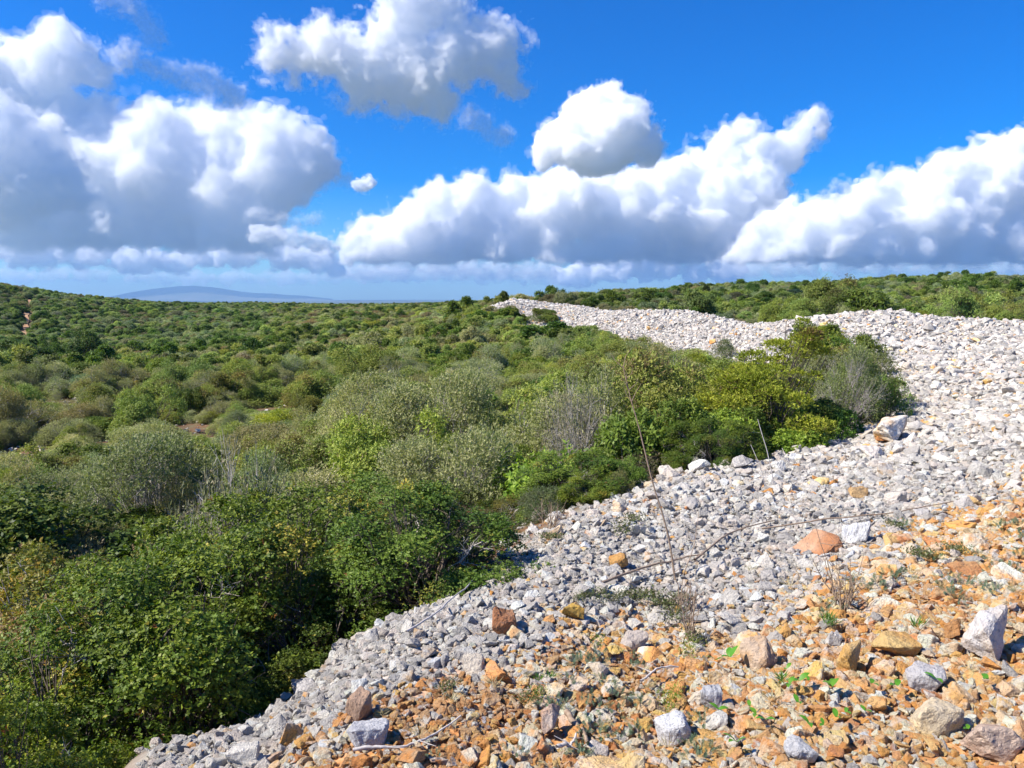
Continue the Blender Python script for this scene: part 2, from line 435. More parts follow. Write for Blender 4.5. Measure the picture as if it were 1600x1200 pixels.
def plain_mat(name, c0, c1, scale=12, rough=.85):
    m, nt, b, out = mat(name)
    tc = N(nt, 'ShaderNodeTexCoord'); n = N(nt, 'ShaderNodeTexNoise'); n.inputs['Scale'].default_value = scale; n.inputs['Detail'].default_value = 4
    nt.links.new(tc.outputs['Object'], n.inputs['Vector'])
    nt.links.new(mixc(nt, c0, c1, ramp(nt, n.outputs['Fac'], .35, .65)), b.inputs['Base Color']); b.inputs['Roughness'].default_value = rough
    bp = N(nt, 'ShaderNodeBump'); bp.inputs['Strength'].default_value = .4; bp.inputs['Distance'].default_value = .01
    nt.links.new(n.outputs['Fac'], bp.inputs['Height']); nt.links.new(bp.outputs[0], b.inputs['Normal'])
    return m
def ground_mat():
    m, nt, b, out = mat('earth')
    geo = N(nt, 'ShaderNodeNewGeometry')
    at = N(nt, 'ShaderNodeAttribute', attribute_type='GEOMETRY', attribute_name='zone')     # r: stone tip, g: iron-stained, b: far plain
    sep = N(nt, 'ShaderNodeSeparateColor'); nt.links.new(at.outputs['Color'], sep.inputs[0])
    def noise(sc, det):
        n = N(nt, 'ShaderNodeTexNoise'); n.inputs['Scale'].default_value = sc; n.inputs['Detail'].default_value = det
        nt.links.new(geo.outputs['Position'], n.inputs['Vector']); return n.outputs['Fac']
    a = noise(.35, 4); c = noise(5, 6); f = noise(38, 4)
    soil = mixc(nt, (.10, .065, .04), (.20, .10, .05), ramp(nt, a, .4, .6))
    soil = mixc(nt, soil, (.15, .13, .075), ramp(nt, c, .45, .6))
    red = mixc(nt, (.46, .19, .06), (.58, .33, .15), ramp(nt, f, .35, .65))
    dust = mixc(nt, (.40, .37, .33), (.54, .50, .45), ramp(nt, f, .35, .65))
    tip = mixc(nt, dust, red, sep.outputs[1])
    col = mixc(nt, soil, tip, sep.outputs[0])
    plain = mixc(nt, (.06, .075, .035), (.12, .115, .06), ramp(nt, noise(.004, 6), .4, .6))
    col = mixc(nt, col, plain, sep.outputs[2])
    nt.links.new(col, b.inputs['Base Color']); b.inputs['Roughness'].default_value = .95; b.inputs['Specular IOR Level'].default_value = .1
    bp = N(nt, 'ShaderNodeBump'); bp.inputs['Strength'].default_value = .7; bp.inputs['Distance'].default_value = .02
    nt.links.new(f, bp.inputs['Height']); nt.links.new(bp.outputs[0], b.inputs['Normal'])
    return m

# ---------------------------------------------------------------- object helpers
def add(name, me, parent=None, loc=None, rot=None, scl=None):
    o = bpy.data.objects.new(name, me); C.objects.link(o)
    if parent: o.parent = parent
    if loc is not None: o.location = loc
    if rot is not None: o.rotation_euler = rot
    if scl is not None: o.scale = scl
    return o
def tag(o, label=None, cat=None, group=None, kind=None):
    for k, v in (('label', label), ('category', cat), ('group', group), ('kind', kind)):
        if v: o[k] = v
    return o
def scatter(name, pos, rot, scl, idx, attrs, protos, label, cat, mat_=None):
    """one uncountable mass: points that carry the prototype meshes"""
    col = bpy.data.collections.new(name + '_kinds')
    for i, p in enumerate(protos):
        q = bpy.data.objects.new('kind_%03d' % i, p); col.objects.link(q)
    me = bpy.data.meshes.new(name); n = len(pos)
    me.vertices.add(n); me.vertices.foreach_set('co', np.asarray(pos, np.float32).ravel())
    def att(nm, ty, arr, key):
        a = me.attributes.new(nm, ty, 'POINT'); a.data.foreach_set(key, np.ascontiguousarray(arr).ravel())
    att('rot', 'FLOAT_VECTOR', np.asarray(rot, np.float32), 'vector'); att('scl', 'FLOAT_VECTOR', np.asarray(scl, np.float32), 'vector')
    att('idx', 'INT', np.asarray(idx, np.int32), 'value')
    for k, v in attrs.items():
        v = np.asarray(v, np.float32); att(k, 'FLOAT_COLOR', np.concatenate([v, np.ones((n, 1), np.float32)], 1), 'color')
    o = add(name, me)
    ng = bpy.data.node_groups.new(name, 'GeometryNodeTree')
    ng.interface.new_socket('Geometry', in_out='INPUT', socket_type='NodeSocketGeometry'); ng.interface.new_socket('Geometry', in_out='OUTPUT', socket_type='NodeSocketGeometry')
    gi = ng.nodes.new('NodeGroupInput'); go = ng.nodes.new('NodeGroupOutput')
    ip = ng.nodes.new('GeometryNodeInstanceOnPoints'); ci = ng.nodes.new('GeometryNodeCollectionInfo')
    ci.inputs['Collection'].default_value = col; ci.inputs['Separate Children'].default_value = True; ci.inputs['Reset Children'].default_value = True
    ip.inputs['Pick Instance'].default_value = True
    def na(nm, ty):
        x = ng.nodes.new('GeometryNodeInputNamedAttribute'); x.data_type = ty; x.inputs['Name'].default_value = nm
        return [s for s in x.outputs if s.enabled and s.name == 'Attribute'][0]
    L = ng.links.new
    L(gi.outputs[0], ip.inputs['Points']); L(ci.outputs[0], ip.inputs['Instance']); L(na('idx', 'INT'), ip.inputs['Instance Index'])
    e = ng.nodes.new('FunctionNodeEulerToRotation'); L(na('rot', 'FLOAT_VECTOR'), e.inputs[0]); L(e.outputs[0], ip.inputs['Rotation'])
    L(na('scl', 'FLOAT_VECTOR'), ip.inputs['Scale']); L(ip.outputs[0], go.inputs[0])
    md = o.modifiers.new('scatter', 'NODES'); md.node_group = ng
    return tag(o, label, cat, kind='stuff')

# ---------------------------------------------------------------- rock shapes
from mathutils import noise as mnoise
def rock(seed, detail, m, flat=1.0, blocky=.5):
    r = random.Random(seed)
    bm = bmesh.new()
    n = r.randint(9, 15)
    sx, sy, sz = 1, r.uniform(.6, .95), r.uniform(.45, .8) * flat
    for _ in range(n):
        v = Vector((r.gauss(0, 1), r.gauss(0, 1), r.gauss(0, 1))).normalized()
        w = Vector((math.copysign(abs(v.x)**blocky, v.x), math.copysign(abs(v.y)**blocky, v.y), math.copysign(abs(v.z)**blocky, v.z)))
        k = r.uniform(.42, .56)
        bm.verts.new((w.x*sx*k, w.y*sy*k, w.z*sz*k))
    res = bmesh.ops.convex_hull(bm, input=bm.verts)
    bmesh.ops.delete(bm, geom=[e for e in set(res['geom_interior']) | set(res['geom_unused']) if isinstance(e, bmesh.types.BMVert)], context='VERTS')
    if detail >= 1:
        bmesh.ops.bevel(bm, geom=list(bm.edges), offset=.028 if detail > 1 else .04, segments=1, affect='EDGES', profile=.6, clamp_overlap=True)
        bmesh.ops.triangulate(bm, faces=bm.faces)
    if detail >= 2:
        for it in range(2 if detail == 2 else 3):
            lim = [.22, .12, .065][it]
            es = [e for e in bm.edges if e.calc_length() > lim]
            bmesh.ops.subdivide_edges(bm, edges=es, cuts=1)
            bmesh.ops.triangulate(bm, faces=[f for f in bm.faces if len(f.verts) > 3])
        bmesh.ops.smooth_vert(bm, verts=bm.verts, factor=.1, use_axis_x=True, use_axis_y=True, use_axis_z=True)
        bm.normal_update()
        o = Vector((seed*3.1 % 50, seed*1.7 % 50, 0))
        for v in bm.verts:
            d = .034 * mnoise.fractal(v.co*3.2 + o, .9, 2.1, 4) + .03 * (abs(mnoise.noise(v.co*6 + o)) - .25)
            v.co += v.normal * d
    me = bpy.data.meshes.new('stone'); bm.to_mesh(me); bm.free(); me.materials.append(m)
    return me

# ---------------------------------------------------------------- shrub shapes
def unit(v): return v / (np.linalg.norm(v, axis=-1, keepdims=True) + 1e-9)
def tubes(segs, sides=4):
    """segs: list of (points, radii)"""
    V = []; Fq = []; base = 0
    for pts, rad in segs:
        pts = np.asarray(pts, float); k = len(pts)
        t = unit(np.gradient(pts, axis=0)); ref = np.array([.31, .17, .93]) if abs(t[0][2]) < .9 else np.array([1., .2, .1])
        a = unit(np.cross(t, ref)); b = np.cross(t, a)
        an = np.arange(sides) / sides * 2*np.pi
        ring = pts[:, None] + np.asarray(rad)[:, None, None] * (np.cos(an)[None, :, None]*a[:, None] + np.sin(an)[None, :, None]*b[:, None])
        V.append(ring.reshape(-1, 3))
        for i in range(k-1):
            for s in range(sides):
                Fq.append((base+i*sides+s, base+i*sides+(s+1) % sides, base+(i+1)*sides+(s+1) % sides, base+(i+1)*sides+s))
        base += k*sides
    return np.concatenate(V), np.array(Fq)
def wiggle(p0, p1, n, amp, rng):
    t = np.linspace(0, 1, n)[:, None]
    p = p0*(1-t) + p1*t
    L = np.linalg.norm(p1-p0)
    j = rng.normal(size=(n, 3)) * amp * L; j[0] = 0
    j = np.cumsum(j, 0) * .5
    return p + j
def leaves_mesh(name, p, d, s, L, W, col, m, fold=.1):
    n = unit(np.cross(d, s)); L = L[:, None]; W = W[:, None]
    v = np.stack([p, p + d*L*.5 + s*W*.5 + n*L*fold, p + d*L, p + d*L*.5 - s*W*.5 + n*L*fold], 1).reshape(-1, 3)
    f = np.arange(len(p)*4).reshape(-1, 4)
    me = mesh_np(name, v, f, m)
    a = me.attributes.new('leafcol', 'FLOAT_COLOR', 'POINT')
    c = np.concatenate([np.repeat(col, 4, 0), np.ones((len(p)*4, 1))], 1).astype(np.float32)
    a.data.foreach_set('color', c.ravel())
    return me

def bush(seed, rx, h, n_cl, n_sprig, per, L, W, pal, m_leaf, m_bark, along=.5, flat=1.0, cl=(.22, .38), twigs=3, out=1.05, clumps=None, patch=None, sparse=0.0, low=.12, bark_r=.02, up=.45, lobes=0):
    """returns (foliage mesh, branches mesh); a shrub rx wide in radius and h tall, standing on z = 0"""
    rng = np.random.default_rng(seed)
    if clumps is None:
        th = rng.uniform(0, 2*np.pi, n_cl); e = rng.uniform(low, 1, n_cl)
        rr = np.sqrt(1 - (e*.96)**2) * rng.uniform(.45, 1, n_cl)**.6
        lob = 1 + .18*np.sin(th*2 + rng.uniform(0, 6)) + .13*np.sin(th*3 + rng.uniform(0, 6))
        c = np.stack([np.cos(th)*rr*rx*lob*.85, np.sin(th)*rr*rx*lob*.85, (.1 + .82*e*rng.uniform(.75, 1.06, n_cl)) * h], 1)
        cr = rng.uniform(*cl, n_cl) * rx
        if lobes:
            k0 = rng.integers(0, lobes, n_cl); lr = rng.uniform(.26, .46, lobes)*rx
            th = rng.uniform(0, 2*np.pi, lobes); e = (np.arange(lobes)+rng.random(lobes))/lobes
            rr = np.sqrt(1-(e*.95)**2)*rng.uniform(.5, 1, lobes)
            lc = np.stack([np.cos(th)*rr*rx*.72, np.sin(th)*rr*rx*.72, (.12+.62*e*rng.uniform(.8, 1.15, lobes))*h], 1)
            dd = unit(rng.normal(size=(n_cl, 3)) + unit(lc*[1, 1, .3])[k0]*.6 + np.array([0, 0, .45]))
            c = lc[k0] + dd*(lr[k0]*rng.uniform(.7, 1.0, n_cl))[:, None]*np.array([1, 1, .9])
        c[:, 2] = np.maximum(c[:, 2], cr*.35)
    else:
        clumps = np.asarray(clumps, float); c = clumps[:, :3]; cr = clumps[:, 3]; n_cl = len(c)
    w = cr**2 * rng.uniform(.6, 1.2, n_cl); w /= w.sum()
    if sparse: w *= (rng.random(n_cl) > sparse); w /= w.sum()
    k = rng.choice(n_cl, n_sprig, p=w)
    d0 = unit(rng.normal(size=(n_sprig, 3)) + np.array([0, 0, up]))
    ctr = np.array([0, 0, .35*h]); o0 = unit(c - ctr)
    d0 = unit(d0 + o0[k]*.55)
    rad = cr[k] * rng.uniform(.35, 1, n_sprig)**.35 * (1 + .16*rng.normal(size=n_sprig))
    p = c[k] + d0 * rad[:, None] * np.array([1, 1, flat])
    p[:, 2] = np.maximum(p[:, 2], .02 + rng.random(n_sprig)*.05)
    # sprigs of leaves
    ax = unit(d0 + rng.normal(size=d0.shape)*.45 + np.array([0, 0, .3]))
    ax = np.repeat(ax, per, 0); pp = np.repeat(p, per, 0); kk = np.repeat(k, per)
    n = len(pp)
    q = unit(np.cross(ax, rng.normal(size=(n, 3))))
    d = unit(ax*along + q*(1-along)*1.3)
    s = unit(np.cross(d, ax + rng.normal(size=(n, 3))*.35))
    pp = pp + ax * (rng.uniform(-.6, .6, n)*L)[:, None]
    Ls = L*rng.uniform(.6, 1.25, n); Ws = W*rng.uniform(.7, 1.2, n)
    pal = np.asarray(pal, float)
    ci = rng.integers(0, len(pal), n_cl)
    mixv = rng.random(n_cl)
    base = pal[ci]*.5 + pal[rng.integers(0, len(pal), n_cl)]*.5
    col = base[kk] * rng.uniform(.7, 1.3, n)[:, None]
    sp = np.repeat(rng.random(n_sprig), per)
    jr = pal[rng.integers(0, len(pal), n)]
    col = np.where((sp < .3)[:, None], jr, col)
    if patch is not None:               # whole sprigs or clumps of another colour (dry, yellow, reddish)
        for pc, frac, clfrac in patch:
            pc = np.asarray(pc)
            hitc = rng.random(n_cl) < clfrac
            hs = (np.repeat(rng.random(n_sprig), per) < frac) | (hitc[kk] & (rng.random(n) < .7))
            col[hs] = pc * rng.uniform(.7, 1.25, hs.sum())[:, None]
    fol = leaves_mesh('foliage', pp, d, s, Ls, Ws, col, m_leaf)
    segs = []
    roots = [np.array([rng.uniform(-.1, .1)*rx, rng.uniform(-.1, .1)*rx, -.12]) for _ in range(4)]
    for i in range(n_cl):
        b = roots[i % 4]
        pts = wiggle(b, c[i], 5, .05, rng)
        r0 = bark_r*rng.uniform(.6, 1.1)
        segs.append((pts, np.linspace(r0, r0*.35, 5)))
        for _ in range(twigs):
            dd = unit(rng.normal(size=3) + o0[i]*.8 + np.array([0, 0, .5]))
            t0 = pts[rng.integers(2, 5)]
            e_ = c[i] + dd*cr[i]*out*rng.uniform(.75, 1.1)
            e_[2] = max(e_[2], .03)
            tw = wiggle(t0, e_, 4, .06, rng)
            segs.append((tw, np.linspace(r0*.3, r0*.09, 4)))
            for _ in range(2):
                f_ = tw[2] + unit(rng.normal(size=3) + dd)*cr[i]*.4
                segs.append((np.stack([tw[rng.integers(1, 3)], f_]), np.array([r0*.16, r0*.06])))
    V, Q = tubes(segs, 3)
    br = mesh_np('branches', V, Q, m_bark, True)
    return fol, br

def join_mesh(a, b):
    """foliage and branches in one mesh, for shrubs too far off to tell them apart"""
    na, nb = len(a.vertices), len(b.vertices)
    va = np.empty(na*3, np.float32); a.vertices.foreach_get('co', va); vb = np.empty(nb*3, np.float32); b.vertices.foreach_get('co', vb)
    fa = np.empty(len(a.loops), np.int32); a.loops.foreach_get('vertex_index', fa); fb = np.empty(len(b.loops), np.int32); b.loops.foreach_get('vertex_index', fb)
    me = mesh_np('shrub', np.concatenate([va, vb]).reshape(-1, 3), np.concatenate([fa, fb+na]).reshape(-1, 4))
    me.materials.append(a.materials[0]); me.materials.append(b.materials[0])
    mi = np.zeros(len(me.polygons), np.int32); mi[len(fa)//4:] = 1; me.polygons.foreach_set('material_index', mi)
    ca = np.empty(na*4, np.float32); a.attributes['leafcol'].data.foreach_get('color', ca)
    at = me.attributes.new('leafcol', 'FLOAT_COLOR', 'POINT'); at.data.foreach_set('color', np.concatenate([ca, np.full(nb*4, .2, np.float32)]))
    return me

scene = bpy.context.scene
scene.render.engine = 'CYCLES'
build_sky(); build_camera(); settings()
if not globals().get('NOCLOUD'): build_clouds()

# ================================================================ ground
def build_ground():
    az = np.concatenate([np.arange(-180, -52, 4), np.arange(-52, 52, .4), np.arange(52, 180, 4)])
    rr = np.concatenate([[.25], np.geomspace(.6, 700, 250), np.geomspace(760, 19400, 40)])
    A, Rr = np.meshgrid(R(1)*az, rr, indexing='ij')
    x = (np.sin(A)*Rr).ravel(); y = (np.cos(A)*Rr).ravel()
    z = H(x, y)
    na, nr = A.shape
    V = np.stack([x, y, z], 1)
    i, j = np.meshgrid(np.arange(na), np.arange(nr-1), indexing='ij'); i2 = (i+1) % na
    Q = np.stack([i*nr+j, i*nr+j+1, i2*nr+j+1, i2*nr+j], -1).reshape(-1, 4)[:, ::-1]
    Q = np.concatenate([Q, [[k*nr, ((k+1) % na)*nr, ((k+2) % na)*nr, ((k+2) % na)*nr] for k in ()]]) if False else Q
    me = mesh_np('ground', V, Q, ground_mat(), True)
    bm = bmesh.new(); bm.from_mesh(me); bm.verts.ensure_lookup_table()
    bm.faces.new([bm.verts[k*nr] for k in range(na)][::-1] if False else [bm.verts[k*nr] for k in range(na-1, -1, -1)])
    bmesh.ops.recalc_face_normals(bm, faces=bm.faces); bm.to_mesh(me); bm.free()
    ins = in_poly(x, y); ed = edge_dist(x, y)
    soft = np.clip(np.where(ins, ed, -ed) / (.25 + .01*np.hypot(x, y)) * .5 + .5, 0, 1)
    zone = np.stack([soft, ochre(x, y, z), np.clip((Rr.ravel()-450)/500, 0, 1), np.ones(len(x))], 1).astype(np.float32)
    a = me.attributes.new('zone', 'FLOAT_COLOR', 'POINT'); a.data.foreach_set('color', zone.ravel())
    o = add('ground', me); tag(o, 'red-brown earth and stony slope under the scrub', 'ground', kind='structure')
build_ground()

def far_hill():
    us = [140,170,200,230,255,280,305,330,350,375,400,425,450,475,500,520]; vs = [466,464,457.5,452.5,449.5,447,446.5,448.5,451,455.5,458,458.5,461,462,465,467]
    D = 16500; rng = np.random.default_rng(2)
    uu = np.linspace(140, 520, 150); top = np.interp(uu, us, vs)
    rows = 22; V = []; zb = -62
    nz = lattice_noise((150, rows, 1), 7, rng)[:, :, 0]*.6 + lattice_noise((150, rows, 1), 2.5, rng)[:, :, 0]*.35
    for i, u in enumerate(uu):
        pk = ray(u, top[i])*D; hgt = max(pk[2]-zb, 1)
        for j in range(rows):
            t = j/(rows-1)*2-1
            f = max(0, 1-abs(t)**1.6)
            f = f*(1+.16*nz[i, j]*(1-f)) if abs(t) < .999 else 0
            yy = D + t*1900
            V.append((pk[0]*yy/D, yy, zb-2+(hgt+2)*f))
    Q = [(i*rows+j, (i+1)*rows+j, (i+1)*rows+j+1, i*rows+j+1) for i in range(149) for j in range(rows-1)]
    o = add('far_hill', mesh_np('far_hill', V, Q, plain_mat('far_scrub', (.05,.065,.03), (.12,.11,.07), .002), True))
    tag(o, 'long low hill blue with distance on the skyline', 'hill', kind='structure')
far_hill()

def haze():
    s = 20000; z0, z1 = -75, 420
    V = [(x, y, z) for z in (z0, z1) for y in (-s, s) for x in (-s, s)]
    Q = [(0,2,3,1),(4,5,7,6),(0,1,5,4),(2,6,7,3),(0,4,6,2),(1,3,7,5)]
    o = add('haze', mesh_np('haze', V, Q, volume_mat('haze', 7e-5, .2, (.36, .62, 1.0))))
    tag(o, 'thin blue haze of the far distance', 'haze', kind='stuff')
if not globals().get('NOHAZE'): haze()

# ================================================================ stones
ROCK = rock_mat()
near_rocks = [rock(100+i, 3, ROCK, flat=[1, 1, .75, .55][i % 4], blocky=[.5, .75, .6][i % 3]) for i in range(20)]
mid_rocks = [rock(200+i, 2, ROCK, flat=[1, .9, .75, .6][i % 4], blocky=[.5, .7, .6][i % 3]) for i in range(18)]
far_rocks = [rock(300+i, 0, ROCK, flat=[1, .9, .75][i % 3], blocky=[.5, .75][i % 2]) for i in range(14)]
PALE = np.array([(0.684, 0.636, 0.551), (0.769, 0.706, 0.607), (0.573, 0.536, 0.475), (0.82, 0.777, 0.678), (0.684, 0.6, 0.507), (0.451, 0.424, 0.38), (0.757, 0.659, 0.563), (0.707, 0.664, 0.59), (0.61, 0.565, 0.507), (0.525, 0.483, 0.43)])
OCH = np.array([(0.84, 0.59, 0.393), (0.84, 0.72, 0.53), (0.796, 0.401, 0.149), (0.705, 0.366, 0.159), (0.84, 0.79, 0.615), (0.796, 0.531, 0.328), (0.84, 0.472, 0.191), (0.84, 0.708, 0.53), (0.59, 0.248, 0.096), (0.821, 0.59, 0.424), (0.821, 0.437, 0.159), (0.84, 0.649, 0.446), (0.744, 0.625, 0.509), (0.8, 0.44, 0.13), (0.76, 0.38, 0.1), (0.72, 0.33, 0.09), (0.8, 0.52, 0.22)])
STAIN = np.array([(.74,.42,.15),(.68,.30,.09),(.76,.55,.34),(.80,.71,.60),(.64,.37,.17)])

def stone_colours(x, y, z, rng):
    n = len(x); w = ochre(x, y, z)
    # a mottled border: clumps of either kind
    w = np.clip(w + .25*np.sin(x*2.3+1.1*np.sin(y*1.7))*np.sin(y*2.1+x) - .08, .025, .96)
    och = rng.random(n) < w
    t = np.where(och[:, None], OCH[rng.integers(0, len(OCH), n)], PALE[rng.integers(0, len(PALE), n)])
    s = np.where(och[:, None], STAIN[rng.integers(0, len(STAIN), n)], t*rng.uniform(.75, 1.15, n)[:, None])
    odd = rng.random(n) < .05
    s[odd & ~och] = (.60, .42, .25)
    k = rng.uniform(.88, 1.16, n)[:, None]*np.where(och, 1.08, 1.0 - .13*np.clip((y-9)/12, 0, 1))[:, None]     # far pale stones coloured darker with distance to offset overbright light
    return np.clip(t*k, 0, .8), np.clip(s*k, 0, .8), och

# stones one can single out: photo place of the foot, width and height in photo pixels, colours, shape, wording
HERO = [
    (1420,690,62,44,(.74,.69,.60),(.62,.33,.10),4,'white boulder with a rust-stained top beside the yellow-green juniper'),
    (1394,690,40,20,(.48,.20,.07),(.60,.33,.14),6,'rough rust-coloured stone leaning against the white boulder by the juniper'),
    (1282,866,76,22,(.45,.20,.09),(.60,.36,.22),2,'long rust-red slab lying on pale rubble above the bare twig shrub'),
    (1452,1085,64,48,(.58,.55,.53),(.48,.44,.42),5,'rounded grey boulder among orange stones below the big ochre boulder'),
    (1408,1030,66,42,(.64,.44,.18),(.60,.34,.11),0,'big rounded ochre boulder behind the rounded grey boulder'),
    (1347,1056,48,58,(.66,.38,.11),(.60,.44,.24),4,'bright orange-yellow stone standing upright left of the big ochre boulder'),
    (1048,1166,64,48,(.72,.71,.69),(.64,.62,.60),3,'pale wedge-shaped stone tilted up at the bottom of the slope'),
    (868,1158,48,62,(.56,.34,.22),(.62,.50,.42),7,'leaning reddish slab on the rust-coloured bank near the bottom of the slope'),
    (787,992,46,42,(.42,.18,.08),(.48,.25,.13),2,'rust-brown slab tilted up at the edge of the pale rubble'),
    (893,976,36,32,(.72,.45,.10),(.64,.36,.08),1,'bright yellow-ochre stone at the top of the orange patch'),
    (575,1172,72,48,(.58,.57,.57),(.48,.47,.48),8,'big grey block at the foot of the orange bank near the dark shrubs'),
    (562,1128,42,58,(.46,.31,.22),(.55,.36,.24),5,'brown weathered block standing beside the big grey block'),
    (738,1056,38,36,(.70,.62,.50),(.64,.56,.46),9,'cream cube-like stone at the top edge of the rust-coloured bank'),
    (992,1020,54,32,(.58,.50,.43),(.52,.44,.37),10,'tan pitted boulder right of the yellow-ochre stone'),
    (964,890,34,24,(.64,.36,.12),(.60,.28,.07),3,'small bright orange stone on grey rubble near the foot of the dry stalk'),
    (1583,1035,86,92,(.66,.55,.44),(.64,.60,.56),4,'large pale orange-streaked boulder at the edge of the photo'),
    (1258,1195,56,44,(.62,.61,.60),(.52,.50,.49),11,'grey stone with a flat face in the lowest row of orange rubble'),
    (1465,1150,88,54,(.72,.60,.42),(.68,.52,.30),12,'broad cream and yellow boulder below the rounded grey boulder'),
    (1545,1196,92,62,(.60,.45,.34),(.54,.36,.25),13,'large ribbed tan boulder in the bottom corner of the slope'),
    (1348,778,34,20,(.64,.42,.20),(.56,.30,.10),6,'isolated ochre stone on pale rubble below the white boulder'),
    (1498,1000,42,30,(.56,.30,.12),(.50,.24,.09),7,'dark orange stone between the big ochre boulder and the pale edge boulder'),
    (1340,850,40,44,(.72,.71,.70),(.66,.65,.63),14,'white block standing up right of the long rust-red slab'),
    (1305,1012,30,30,(.70,.66,.60),(.62,.58,.52),15,'small white block in front of the leafy seedling tuft'),
    (1190,1048,60,60,(.64,.48,.34),(.58,.34,.16),16,'tall tan stone with an orange face at the left of the leafy seedlings'),
    (1112,1115,36,48,(.64,.63,.63),(.52,.52,.53),17,'grey pointed stone among small spurge tufts'),
    (1520,905,54,24,(.50,.22,.09),(.58,.32,.14),9,'flat rust-red stone lying right of the grey-green tufts'),
]
LANDMARKS = [((1030,740),'the tall dry stalk'),((1310,910),'the bare twig shrub'),((1190,620),'the yellow-green juniper'),((1345,590),'the grey bush by the juniper'),((1420,672),'the white rust-topped boulder'),
    ((1282,856),'the long rust-red slab'),((787,975),'the tilted rust-brown slab'),((893,960),'the bright yellow-ochre stone'),((1452,1065),'the rounded grey boulder'),((1408,1012),'the big ochre boulder'),
    ((1048,1142),'the pale wedge-shaped stone'),((868,1125),'the leaning reddish slab'),((575,1150),'the big grey block'),((640,1165),'the fallen bleached stick'),((1583,1000),'the pale boulder at the edge'),((1465,1125),'the broad cream boulder'),
    ((738,1040),'the cream cube-like stone'),((992,1005),'the tan pitted boulder'),((1240,1070),'the leafy seedlings'),((1340,850),'the white standing block'),((964,880),'the small bright orange stone'),((1075,970),'the dry weed stem'),
    ((860,790),'the bright green leafy shrub'),((1190,720),'the paired dry sticks'),((1348,770),'the isolated ochre stone'),((1380,915),'the grey-green tufts')]
_used = {}
def where(u, v, marks=LANDMARKS):
    q = sorted((math.hypot(u-a, (v-b)*1.3), (a, b), t) for (a, b), t in marks)[0]
    dx, dy = u-q[1][0], v-q[1][1]; d = q[0]
    far = '' if d < 45 else ('' if d < 90 else 'well ')
    if abs(dx) > abs(dy)*1.3: rel = far + ('right of' if dx > 0 else 'left of')
    elif dy > 0: rel = far + ('in front of' if abs(dx) < abs(dy)*.5 else ('before and right of' if dx > 0 else 'before and left of'))
    else: rel = far + ('behind' if abs(dx) < abs(dy)*.5 else ('behind and right of' if dx > 0 else 'behind and left of'))
    return rel + ' ' + q[2]
ORD = ['largest', 'second largest', 'third largest', 'fourth largest', 'fifth largest', 'sixth largest', 'seventh largest', 'eighth largest', 'ninth largest', 'tenth largest', 'eleventh largest', 'twelfth largest', 'thirteenth largest', 'fourteenth largest']
def name_all(items):
    """items: (object, noun phrase, place phrase, size); gives each its own wording"""
    bare = lambda t: t.replace('large ', '').replace('small ', '')
    by = {}
    for it in items: by.setdefault((bare(it[1]), it[2]), []).append(it)
    for (a, b), g in by.items():
        g.sort(key=lambda t: -t[3])
        for k, it in enumerate(g):
            it[0]['label'] = (it[1] + ' ' + b) if len(g) == 1 else (ORD[min(k, 13)] + ' ' + a + ' ' + b)

